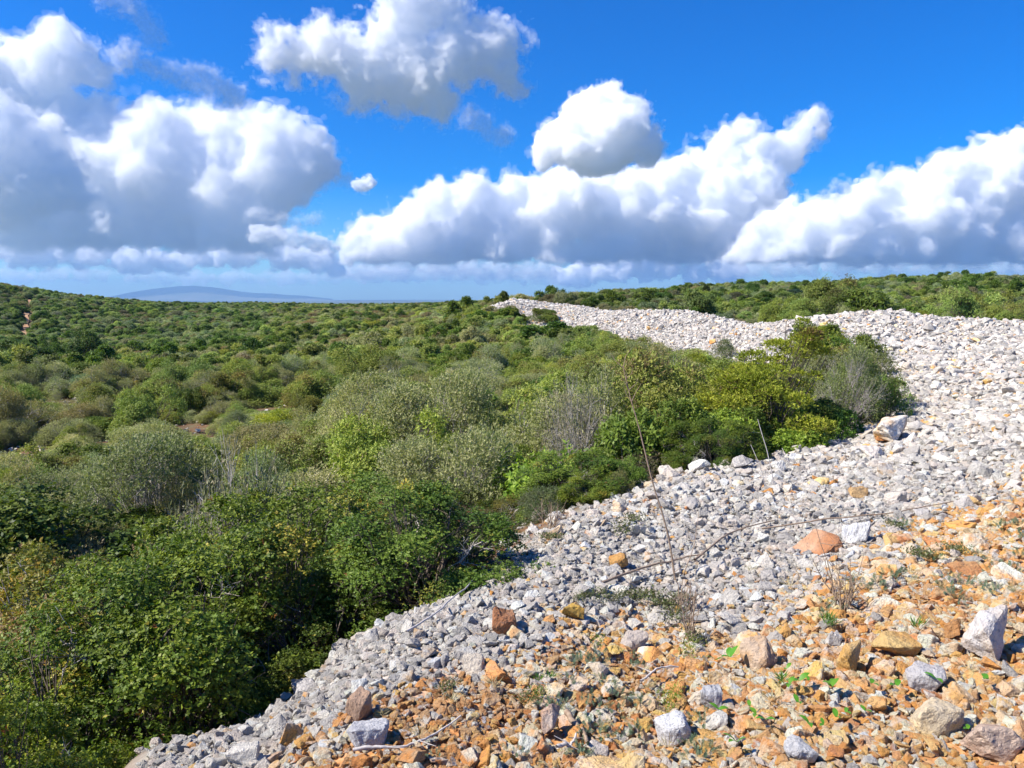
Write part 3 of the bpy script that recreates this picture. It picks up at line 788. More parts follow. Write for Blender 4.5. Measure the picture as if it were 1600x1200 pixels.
def stones():
    rng = np.random.default_rng(21)
    pos = []; siz = []
    hero_pos = []
    for h in HERO:
        g = G(h[0], h[1]); hero_pos.append(g)
    edges = np.geomspace(1.6, 74, 46)
    lim = R(38)
    for a, b in zip(edges[:-1], edges[1:]):
        rm = .5*(a+b)
        mean = min(.028 + .0053*rm, .165)
        lim = max(R(38), min(R(62), math.atan((.67*rm+1.4)/rm)))
        area = lim*(b*b-a*a)
        n = int(area / (mean**2*.62) * (2.0 if rm < 30 else 1.7))
        r = np.sqrt(rng.uniform(a*a, b*b, n)); t = rng.uniform(-lim, lim, n)
        x = np.sin(t)*r; y = np.cos(t)*r
        s = mean * np.exp(rng.normal(size=n)*(.37 if rm < 12 else .34) - .1) * np.where(rng.random(n) < (.02 if 7 < rm < 18 else .005), 1.8, 1)
        k = in_poly(x, y); x, y, s = x[k], y[k], s[k]
        s = s*(1+.14*ochre(x, y, H(x, y)))
        pos.append(np.stack([x, y], 1)); siz.append(s)
    xy = np.concatenate(pos); s = np.concatenate(siz)
    # strays just outside the tip and on bare soil in the valley
    ex = [];
    for (u, v, n, sp, sm) in [(100,628,34,1.3,.30),(175,690,90,1.3,.15),(285,668,70,1.6,.18),(35,705,40,1.0,.22),(320,672,20,.9,.18),(420,640,24,1.5,.18),(230,700,30,1.0,.14)]:
        g = G(u, v)
        q = g[:2] + rng.normal(size=(n, 2))*sp; ex.append(np.concatenate([q, (sm*np.exp(rng.normal(size=n)*.5)*.6)[:, None]], 1))
    n = 3600
    i = rng.integers(0, 12, n); a = TIP[i]; b = TIP[i+1]; t = rng.random(n)[:, None]
    q = a*(1-t)+b*t + rng.normal(size=(n, 2))*.19*np.linalg.norm(a, axis=1)[:, None]**.6
    ex.append(np.concatenate([q, (.03+.0058*np.hypot(*q.T))[:, None]*np.exp(rng.normal(size=(n, 1))*.4)], 1)[~in_poly(*q.T)])
    ex = np.concatenate(ex)
    xy = np.concatenate([xy, ex[:, :2]]); s = np.concatenate([s, ex[:, 2]])
    # finer grit near the photographer, thicker where the red soil shows
    n = 74000; lim = R(50)
    r = np.sqrt(rng.uniform(1.6**2, 8.5**2, n)); t = rng.uniform(-lim, lim, n)
    gx, gy = np.sin(t)*r, np.cos(t)*r; k = in_poly(gx, gy); gx, gy = gx[k], gy[k]
    xy = np.concatenate([xy, np.stack([gx, gy], 1)]); s = np.concatenate([s, rng.uniform(.012, .032, len(gx))*(1+.07*np.hypot(gx, gy))*np.where(rng.random(len(gx)) < .25, 1.7, 1)])
    x, y = xy.T; z = H(x, y)
    # patches of bare red soil with only grit
    patch = np.zeros(len(x))
    for (u, v, ra) in [(655,1135,.24),(590,1185,.15),(700,1085,.13),(905,1090,.12),(765,1115,.18),(880,1030,.10),(1010,1060,.13),(1450,930,.2)]:
        g = G(u, v); patch = np.maximum(patch, 1 - np.hypot((x-g[0]), (y-g[1])*.8)/ra)
    keep = ~((patch > 0) & (s > .055) & (rng.random(len(x)) < .75))
    for g, h in zip(hero_pos, HERO):
        w = h[2]/F*g[1]
        keep &= ~((np.hypot(x-g[0], (y-g[1]-.2*w)) < w*.5) & (s > .25*w))
    u, v, f = project(np.stack([x, y, z], 1))
    keep &= (np.abs(x) < .72*y + 1.3) & (y > .9)
    x, y, z, s, u, v, f = [q[keep] for q in (x, y, z, s, u, v, f)]
    n = len(x)
    tint, stain, och = stone_colours(x, y, z, rng)
    red = (patch[keep] > 0) & (rng.random(n) < .75)
    tint[red] = np.array([(.50,.25,.09),(.42,.17,.06),(.60,.38,.20)])[rng.integers(0, 3, red.sum())]
    near = f < 9; mid = (f >= 9) & (f < 26)
    idx = np.where(near, rng.integers(0, len(near_rocks), n), np.where(mid, rng.integers(0, len(mid_rocks), n)+len(near_rocks), rng.integers(0, len(far_rocks), n)+len(near_rocks)+len(mid_rocks)))
    small = near & (s < .05); idx[small] = rng.integers(0, len(mid_rocks), small.sum())+len(near_rocks)
    rot = np.stack([rng.normal(size=n)*.38, rng.normal(size=n)*.38, rng.uniform(0, 6.28, n)], 1)
    scl = s[:, None]*rng.uniform(.82, 1.2, (n, 3))
    zz = z + s*rng.uniform(-.06, .30, n)
    p = np.stack([x, y, zz], 1)
    protos = near_rocks + mid_rocks + far_rocks
    # the ones that show largest become objects
    vis = (u > 5) & (u < 1595) & (v < 1195)
    px = np.where(vis, s/f, 0)
    # spread the choice: the largest of each patch of the picture, so that none crowd together
    order = np.argsort(-px)[:900]
    order = order[:272]
    single = np.zeros(n, bool); single[order] = True
    items = []
    for i in order:
        o = add('stone', protos[idx[i]], loc=p[i], rot=rot[i], scl=scl[i])
        o['tint'] = [float(q) for q in tint[i]]; o['stain'] = [float(q) for q in stain[i]]
        c = tint[i]; lum = c.mean(); sat = (c[0]-c[2])/c[0]
        cn = ('rust-orange' if lum < .34 else 'ochre') if sat > .58 else ('tan' if lum < .5 else 'cream') if sat > .22 else ('white' if lum > .6 else 'pale grey' if lum > .5 else 'grey')
        e = scl[i]*np.array(protos[idx[i]].bounding_box_dims if hasattr(protos[idx[i]], 'bounding_box_dims') else (1, 1, 1))
        sh = 'flat' if idx[i] % 4 >= 2 else 'blocky' if idx[i] % 3 == 0 else 'angular'
        o['category'] = 'stone'; o['group'] = 'larger stones of the rubble slope'
        items.append((o, f'{cn} {sh} stone', where(u[i], v[i]), px[i]))
    name_all(items)
    for g, h in zip(hero_pos, HERO):
        me = near_rocks[h[6] % len(near_rocks)]
        co = np.array([vv.co[:] for vv in me.vertices]); ext = co.max(0)-co.min(0)
        w = h[2]/F*g[1]; hh = h[3]/F*g[1]*.95
        o = add('stone', me, loc=(g[0], g[1]+w*.25, g[2]+hh*.42), rot=(0, 0, [0, .3, -.2, .15][h[0] % 4]), scl=(w/ext[0], w*.8/ext[1], hh/ext[2]))
        if h[6] in (7, 2, 3): o.rotation_euler = (.1, [-.5, .35][h[0] % 2], .2)
        o['tint'] = list(h[4]); o['stain'] = list(h[5])
        tag(o, h[7], 'stone', 'larger stones of the rubble slope')
    m = ~single
    scatter('stone_rubble', p[m], rot[m], scl[m], idx[m], {'tint': tint[m], 'stain': stain[m]}, protos, 'loose pale grey and ochre limestone rubble covering the slope', 'rubble')
    print('stones', n)
stones()

# ================================================================ shrubs
LEAF = leaf_mat('evergreen_leaf', .5, .26, .2); SOFT = leaf_mat('small_leaf', .6, .25, .25); NEEDLE = leaf_mat('juniper_needle', .6, .2, .2)
BARK = plain_mat('grey_bark', (.20,.17,.15), (.36,.33,.30), 30); TWIG = plain_mat('bleached_twig', (.38,.33,.29), (.52,.48,.44), 40); DARKBARK = plain_mat('brown_bark', (.10,.075,.055), (.19,.15,.12), 30)
DENSE = [(0.098, 0.161, 0.021), (0.134, 0.198, 0.026), (0.184, 0.245, 0.033), (0.245, 0.292, 0.041), (0.072, 0.122, 0.023)]
LEAFY = [(0.178, 0.284, 0.041), (0.223, 0.327, 0.047), (0.133, 0.242, 0.041), (0.253, 0.34, 0.068)]
JUNI = [(0.269, 0.309, 0.041), (0.32, 0.345, 0.046), (0.202, 0.246, 0.035), (0.371, 0.381, 0.058)]
GREY = [(0.288, 0.311, 0.125), (0.354, 0.363, 0.158), (0.244, 0.28, 0.1), (0.42, 0.404, 0.199)]
OLIVE = [(0.236, 0.297, 0.059), (0.308, 0.356, 0.069), (0.202, 0.262, 0.059), (0.378, 0.405, 0.101)]
YEL = [(0.495, 0.363, 0.044), (0.418, 0.33, 0.055), (0.275, 0.275, 0.055), (0.55, 0.33, 0.055)]
RUSTC = (.26,.11,.04)

def proto_sets():
    S = {}
    S['dense_near'] = [bush(10+i, 1.05, 1.75, 70, 15000, 5, .027, .016, DENSE, LEAF, DARKBARK, along=.35, cl=(.15,.27), up=.9, twigs=5, out=1.15, patch=[((.42,.36,.06), .012, .05), (RUSTC, .004, .0)], low=.0, bark_r=.02, lobes=13) for i in range(3)]
    S['mixed_near'] = [bush(20, 1.0, 1.6, 54, 11000, 5, .028, .014, [(.09,.15,.035),(.22,.23,.06),(.28,.23,.06),(.15,.19,.045)], LEAF, BARK, along=.4, cl=(.13,.25), twigs=7, patch=[((.40,.30,.06), .05, .08), ((.24,.16,.08), .04, .05)], low=.05, bark_r=.02, lobes=10)]
    S['dense'] = [bush(30+i, 1.0, 1.25, 30, 6000, 5, .045, .027, DENSE, LEAF, DARKBARK, along=.35, cl=(.2,.34), twigs=2, low=.0, patch=[((.3,.25,.05), .01, .02)], bark_r=.025, lobes=7) for i in range(3)]
    S['leafy'] = [bush(40+i, .8, .95, 24, 1500, 7, .085, .034, LEAFY, LEAF, BARK, along=.35, cl=(.26,.42), twigs=3, low=.0, bark_r=.018) for i in range(2)]
    S['olive'] = [bush(45+i, 1.0, 1.2, 34, 7000, 5, .043, .018, OLIVE, SOFT, DARKBARK, along=.5, cl=(.2,.36), twigs=3, low=.0, patch=[((.22,.17,.07), .03, .06)], bark_r=.02, lobes=8) for i in range(2)]
    S['grey'] = [bush(50+i, 1.0, 1.2, 36, 5600, 5, .040, .013, GREY, SOFT, TWIG, along=.6, cl=(.22,.38), twigs=8, out=1.15, low=.05, bark_r=.016, lobes=8) for i in range(3)]
    S['twiggy'] = [bush(60+i, .95, 1.1, 30, 1150, 5, .05, .015, [(.25,.25,.14),(.3,.27,.18),(.32,.26,.17)], SOFT, TWIG, along=.6, cl=(.22,.38), twigs=13, out=1.2, low=.05, bark_r=.014) for i in range(2)]
    S['juniper'] = [bush(70+i, .85, 1.4, 40, 5200, 7, .045, .013, JUNI, NEEDLE, DARKBARK, along=.75, flat=.6, cl=(.2,.34), twigs=2, low=.0, up=.2, bark_r=.022) for i in range(2)]
    S['yellow'] = [bush(80, .6, .8, 18, 620, 5, .06, .032, YEL, LEAF, BARK, along=.35, cl=(.25,.4), twigs=5, low=.1, bark_r=.014)]
    S['heath'] = [bush(90+i, .8, .75, 26, 2600, 5, .05, .012, [(.25,.22,.12),(.22,.24,.10),(.28,.23,.14)], SOFT, BARK, along=.7, cl=(.25,.4), twigs=6, low=.0, bark_r=.012) for i in range(2)]
    return S
def dead_twigs(seed, rx, h, n=4):
    rng = np.random.default_rng(seed); segs = []
    for i in range(n):
        th = rng.uniform(0, 6.28); e = rng.uniform(.35, .85)
        d = unit(np.array([math.cos(th)*math.sqrt(1-e*e), math.sin(th)*math.sqrt(1-e*e), e]))
        p0 = d*np.array([rx, rx, h])*.45; p1 = d*np.array([rx, rx, h])*.86
        st = wiggle(p0, p1, 6, .08, rng); segs.append((st, np.linspace(.011, .006, 6)))
        for _ in range(9):
            k = rng.integers(2, 6); e1 = st[k]+unit(rng.normal(size=3)+d*.9)*rng.uniform(.14, .30); q = wiggle(st[k], e1, 5, .09, rng); segs.append((q, np.linspace(.0045, .002, 5)))
            for _ in range(4):
                j = rng.integers(1, 5); e2 = q[j]+unit(rng.normal(size=3)+d*.7)*rng.uniform(.06, .14); segs.append((wiggle(q[j], e2, 3, .1, rng), np.linspace(.0025, .001, 3)))
    V, Q = tubes(segs, 3)
    return mesh_np('dead_twigs', V, Q, TWIG, True)
PS = proto_sets()
DEAD = [dead_twigs(600+i, 1.05, 1.75, 5) for i in range(3)]
def far_set():
    fs = []
    for i, (pal, h, n, L, W, m) in enumerate([(DENSE, 1.25, 2300, .09, .05, LEAF), (DENSE, 1.1, 2300, .085, .05, LEAF), (OLIVE, 1.2, 2400, .085, .038, SOFT), (OLIVE, 1.0, 2400, .08, .036, SOFT), (GREY, 1.2, 2300, .08, .027, SOFT), (GREY, 1.0, 2300, .08, .027, SOFT),
            ([(.27,.25,.15),(.3,.26,.17)], 1.0, 1000, .08, .025, SOFT), (LEAFY, 1.0, 2000, .09, .045, LEAF), (JUNI, 1.1, 2300, .08, .03, NEEDLE), ([(.28,.24,.12),(.32,.25,.11)], .9, 1700, .08, .03, SOFT)]):
        f, b = bush(400+i, 1.0, h, 22, n, 5, L, W, pal, m, TWIG if i in (4, 5, 6) else DARKBARK, along=.45, cl=(.2,.36), lobes=7, twigs=4 if i in (4, 5, 6) else 1, low=.0, bark_r=.03)
        fs.append(join_mesh(f, b))
    return fs
FAR = far_set()
FAR_KINDS = {'dense': (0, 1), 'olive': (2, 3), 'grey': (4, 5), 'twiggy': (6,), 'leafy': (7,), 'juniper': (8,), 'heath': (9,), 'yellow': (9,), 'dense_near': (0,), 'mixed_near': (3,)}
WORDS = {'dense': ('dense_shrub', 'dark green dense shrub'), 'dense_near': ('evergreen_shrub', 'dark green evergreen shrub'), 'mixed_near': ('evergreen_shrub', 'brown-flecked evergreen shrub'), 'leafy': ('leafy_shrub', 'bright green leafy shrub'),
         'olive': ('olive_green_shrub', 'olive green shrub'), 'grey': ('grey_green_shrub', 'grey-green shrub'), 'twiggy': ('twiggy_shrub', 'half-bare grey twiggy shrub'), 'juniper': ('juniper_shrub', 'yellow-green juniper shrub'),
         'yellow': ('yellow_shrub', 'yellow autumn-leaved shrub'), 'heath': ('heath_shrub', 'low brownish heath shrub')}
SHRUB_GROUP = 'shrubs of the evergreen scrub'
def shrub(kind, i, loc, scl, rz, tint, label=None, lean=(0, 0), far=False):
    if far:
        o = add(WORDS[kind][0], FAR[i], loc=loc, rot=(lean[0], lean[1], rz), scl=scl); o['tint'] = [float(t) for t in tint]
    else:
        f, b = PS[kind][i % len(PS[kind])]
        o = bpy.data.objects.new(WORDS[kind][0], None); C.objects.link(o); o.empty_display_size = .2
        o.location = loc; o.rotation_euler = (lean[0], lean[1], rz); o.scale = scl
        c = add('foliage', f, o); c['tint'] = [float(t) for t in tint]
        add('branches', b, o)
        if kind == 'dense_near': add('dead_twigs', DEAD[i % 3], o)
    tag(o, label, 'shrub', SHRUB_GROUP)
    return o
SH_MARKS = [((1030,740),'the tall dry stalk'),((1190,600),'the juniper on the rubble edge'),((1345,590),'the grey bush by the juniper'),((862,745),'the bright green leafy shrub'),((630,765),'the yellow-leaved shrub'),((225,650),'the round dark bush in the valley'),
    ((295,635),'the small black-green bush'),((25,560),'the big dark thicket'),((128,540),'the flat dark bush'),((100,628),'the white outcrop stones'),((180,690),'the bare red soil'),((40,495),'the orange footpath'),((300,460),'the far blue hill'),
    ((845,492),'the dark bush on the stone crest'),((880,458),'the crest-end tree'),((350,850),'the great evergreen thicket'),((1000,530),'the toe of the far stones'),((760,495),'the end of the stone ridge'),((1300,465),'the round thicket behind the crest'),((1560,490),'the scrub behind the crest'),((680,840),'the brown-flecked evergreen'),((500,600),'the middle of the valley')]

HERO_XY = []
def hero(kind, i, u, y, r, htop, label, rz=0., tint=(1, 1, 1), squash=1.0, dx=0, lean=(0, 0), sink=.05):
    """a shrub standing at distance y under photo column u, its top at photo row htop and its half width r metres"""
    d = ray(u, htop); x = d[0]*y + dx; z = float(H(x, y)[0]) - sink
    h = d[2]*y - z
    ref = {'dense_near': (1.05, 1.75), 'mixed_near': (1.0, 1.6), 'dense': (1.0, 1.25), 'leafy': (.8, .95), 'olive': (1, 1.2), 'grey': (1, 1.2), 'twiggy': (.95, 1.1), 'juniper': (.85, 1.4), 'yellow': (.6, .8), 'heath': (.8, .75)}[kind]
    h = max(h, .25)
    HERO_XY.append((x, y, r))
    return shrub(kind, i, (x, y, z), (r/ref[0], r/ref[0]*squash, h/ref[1]*.97), rz, tint, label, lean)

def hero_shrubs():
    # the near thicket along the foot of the stones; stone-side shade put into darker tints
    hero('dense_near', 0, 245, 4.35, 1.02, 835, 'dark green evergreen shrub with pale lit clumps in the near thicket', 0.3, (0.97,0.95,0.84))
    hero('dense_near', 1, 80, 3.75, .85, 965, 'glossy green evergreen shrub low at the edge of the near thicket', 1.7, (0.92,0.95,0.84))
    hero('dense_near', 2, 425, 5.25, 1.10, 775, 'tall dark evergreen shrub in the middle of the near thicket', 2.9, (0.87,0.86,0.84))
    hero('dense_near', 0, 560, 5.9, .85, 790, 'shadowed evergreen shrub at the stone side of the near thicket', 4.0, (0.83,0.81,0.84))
    hero('dense_near', 1, 330, 6.3, 1.2, 750, 'high green evergreen shrub at the back of the near thicket', 5.1, (1.00,0.95,0.76))
    hero('mixed_near', 0, 50, 5.0, 1.2, 812, 'yellow-brown flecked evergreen shrub at the photo edge behind the near thicket', .5, (1.15,1.05,.9))
    hero('mixed_near', 0, 190, 5.6, 1.0, 800, 'ochre-tipped evergreen shrub behind the near thicket', 2.2, (1.05,1.05,1))
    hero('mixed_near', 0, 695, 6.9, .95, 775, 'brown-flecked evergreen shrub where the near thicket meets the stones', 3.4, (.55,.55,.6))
    hero('dense_near', 2, -20, 2.75, .55, 1075, 'small bright evergreen shrub in the bottom corner beside the photographer', 1.0, (1.10,1.00,0.67))
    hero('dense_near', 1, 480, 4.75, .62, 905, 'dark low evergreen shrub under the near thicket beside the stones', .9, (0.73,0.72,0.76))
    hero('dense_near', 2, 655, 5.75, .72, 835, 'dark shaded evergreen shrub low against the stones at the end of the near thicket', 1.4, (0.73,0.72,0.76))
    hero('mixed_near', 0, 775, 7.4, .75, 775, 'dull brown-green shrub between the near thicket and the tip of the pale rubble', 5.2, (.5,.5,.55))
    hero('dense_near', 0, 600, 6.8, .9, 765, 'tall dark evergreen shrub behind the stone side of the near thicket', 2.6, (0.78,0.77,0.76))
    hero('twiggy', 1, 350, 6.6, .7, 745, 'grey bare-branched shrub poking from the top of the near thicket', 1.2, (1,1,1))
    hero('yellow', 0, 415, 4.9, .25, 925, 'pale yellow-green sprig shrub in the dark of the near thicket', 0, (.8,1,1))
    hero('yellow', 0, 625, 7.6, .45, 745, 'bright yellow-leaved shrub behind the near thicket', 1.3, (1.1,1.05,.8))
    hero('heath', 0, 740, 6.3, .5, 840, 'brown heath shrub at the toe of the stones', .7, (.8,.8,.9))
    hero('heath', 1, 700, 5.7, .30, 925, 'small green heath shrub overhanging the edge of the stones', 2.7, (1,1.2,.8))
    hero('leafy', 0, 690, 5.55, .2, 930, 'small light green leafy shrub at the thicket edge above the stones', 2.7, (.8,.85,.8))
    # middle of the bay
    hero('leafy', 0, 862, 8.3, .60, 690, 'bright green leafy shrub at the toe of the stones', .4, (1.15,1.1,.9))
    hero('leafy', 1, 925, 8.4, .45, 730, 'low bright green leafy shrub touching the stones', 1.9, (1.05,1.05,.9))
    hero('grey', 0, 720, 8.8, .95, 690, 'open grey-branched shrub behind the brown-flecked evergreen', .8)
    hero('twiggy', 0, 790, 8.6, .6, 745, 'bare grey shrub left of the bright green leafy shrub', 2.2, (.9,.85,.8))
    hero('grey', 1, 820, 11.5, 1.1, 645, 'broad grey-green shrub behind the bright green leafy shrub', 2.0, (1.05,1.05,1))
    hero('grey', 2, 930, 11.0, 1.0, 610, 'tall grey twiggy-topped shrub left of the dry stalk', 1.1, (1,1,.95))
    hero('twiggy', 1, 905, 10.2, .55, 612, 'silvery bare-branched shrub with arching twigs left of the dry stalk', 3.0)
    hero('leafy', 1, 985, 9.2, .55, 655, 'green leafy shrub behind the dry stalk', 2.5, (.72,.68,.7))
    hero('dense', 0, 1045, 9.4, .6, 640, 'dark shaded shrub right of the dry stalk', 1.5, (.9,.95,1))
    hero('heath', 0, 1010, 8.7, .45, 715, 'purple-brown heath shrub at the foot of the dark shrub by the stalk', .2, (.8,.7,.85))
    hero('olive', 0, 1060, 12.2, .8, 590, 'olive green shrub left of the juniper', .3, (1.1,1.1,1))
    hero('grey', 0, 690, 14, 1.3, 600, 'wide pale grey-green shrub in the middle of the bay', 1.3)
    hero('olive', 1, 600, 12.5, 1.2, 655, 'broad mixed green shrub above the yellow-leaved shrub', 2.1, (1.15,1.15,1))
    # juniper and its neighbours on the rubble edge
    cl = []
    r = random.Random(4)
    for (cx, cz, s, k) in [(-.6,.12,.3,4),(-.2,.12,.32,5),(.2,.12,.32,5),(.5,.14,.28,4),(-.55,.30,.34,5),(-.25,.35,.38,6),(.15,.35,.36,6),(.45,.35,.30,4),(-.45,.72,.32,5),(-.1,.8,.38,7),(.3,.75,.34,5),(-.3,1.05,.26,4),(.05,1.12,.28,5),(.3,1.08,.22,3),(.22,1.36,.22,4),(.38,1.5,.22,4),(.55,1.56,.18,3),(.5,1.36,.17,3),(.62,1.42,.12,2)]:
        for _ in range(k):
            cl.append((cx+r.gauss(0, .12), r.gauss(0, .28)*(1.2-cz*.5), max(.12, cz+r.gauss(0, .08)), s*r.uniform(.45, .75)))
    PS['juniper_hero'] = [bush(77, .85, 1.6, 0, 13500, 7, .036, .011, JUNI, NEEDLE, DARKBARK, along=.75, flat=.6, twigs=2, up=.3, clumps=cl, patch=[((.16,.11,.05), .04, .05)], bark_r=.014)]
    y = 10.4; d = ray(1195, 715); x = d[0]*y; z = float(H(x, y)[0])
    f, b = PS['juniper_hero'][0]
    o = bpy.data.objects.new('juniper_shrub', None); C.objects.link(o); o.location = (x-.05, y, z-.05); o.scale = (1.15, 1.0, (ray(1240,508)[2]*y - z)/1.66)
    c = add('foliage', f, o); c['tint'] = [1.15, 1.15, 1.0]; add('branches', b, o)
    tag(o, 'yellow-green juniper with a leaning top tuft on the edge of the rubble', 'shrub', SHRUB_GROUP); HERO_XY.append((x, y, .9))
    hero('twiggy', 0, 1320, 11.6, .55, 556, 'grey twiggy bush right of the juniper', 1.9, (.65,.8,.6), sink=.0)
    hero('grey', 1, 1335, 11.9, .55, 555, 'thin grey-green bush standing in the twiggy bush by the juniper', .9, (.7,.85,.55))
    hero('olive', 0, 1385, 12.0, .48, 600, 'low dark green bush reaching out over the rubble right of the juniper', .4, (.75,.95,.8))
    hero('leafy', 0, 1225, 9.75, .42, 655, 'light green leafy shrub in front of the juniper', 1.2, (1.15,1.05,.8))
    hero('leafy', 1, 1130, 9.5, .42, 650, 'green leafy shrub at the left foot of the juniper', 3.2, (1.1,1.0,.8))
    hero('leafy', 0, 1085, 9.6, .5, 635, 'full green leafy shrub between the dry stalk and the juniper', .8, (1.0,1.0,.8))
    hero('leafy', 1, 1300, 10.5, .35, 640, 'low leafy shrub between the juniper and the white boulder', 4.1, (.75,.85,.8))
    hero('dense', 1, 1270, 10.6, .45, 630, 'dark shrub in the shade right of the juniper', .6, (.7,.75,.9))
    # valley
    hero('olive', 1, 225, 27, 1.25, 610, 'round dark green bush alone beside the bare red soil', 2.3, (.95,1.0,1))
    hero('dense', 1, 297, 31, .75, 610, 'small black-green bush right of the round bush', .3, (.7,.7,.8))
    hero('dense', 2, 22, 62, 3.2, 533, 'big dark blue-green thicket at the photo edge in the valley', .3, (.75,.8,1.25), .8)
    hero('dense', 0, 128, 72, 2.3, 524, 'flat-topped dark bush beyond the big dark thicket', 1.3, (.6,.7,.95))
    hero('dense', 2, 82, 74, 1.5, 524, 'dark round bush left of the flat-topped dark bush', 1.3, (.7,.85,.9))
    hero('leafy', 0, 138, 52, .9, 567, 'bright green small bush in front of the flat-topped dark bush', 1.3, (.9,1,.8))
    hero('yellow', 0, 75, 45, .9, 597, 'yellow-green low shrub beside the white outcrop stones', 1.3, (.7,1,.8))
    # on the crest
    hero('dense', 1, 845, 57.5, 1.55, 484, 'dark low bush growing alone on the far stone slope', 2.3, (.9,.85,.8), .7)
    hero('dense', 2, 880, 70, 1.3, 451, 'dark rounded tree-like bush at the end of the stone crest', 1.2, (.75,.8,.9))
    hero('juniper', 0, 748, 60, 1.6, 484, 'yellowish bush at the very end of the stone ridge', 1.2, (1.2,1.2,1))
    hero('olive', 0, 1300, 47, 2.0, 447, 'round brownish-green thicket just behind the stone crest', .9, (.78,.78,.75))
    hero('olive', 1, 1225, 46, 1.5, 468, 'green thicket behind the dip in the stone crest', 2.9, (1,1,.9))
    hero('olive', 1, 1545, 42, 1.4, 462, 'brown-tinged bush behind the crest at the photo edge', 1.9, (.85,.78,.75))
    hero('heath', 1, 1135, 29.5, .5, 536, 'small green shrub in a hollow of the far stones', 1.9, (.7,.9,.7))
    hero('heath', 0, 968, 7.0, .16, 803, 'small heath tuft growing among the pale rubble', .4, (.9,.95,.7))
    hero('heath', 1, 862, 6.9, .30, 782, 'bare scrubby bush at the tip of the pale rubble', 1.4, (.6,.8,.7))
hero_shrubs()

BARE = [(*G(180,692)[:2], .9), (*G(275,670)[:2], 1.2), (*G(100,630)[:2], 1.0), (*G(30,708)[:2], .9), (*G(330,672)[:2], .8), (*G(420,642)[:2], 1.3), (*G(500,650)[:2], .6)]
PATH = [(*(P(u, v, y)[:2]),) for u, v, y in [(35,513,116),(38,505,126),(41,496,140),(43,488,156),(49,481,172)]]

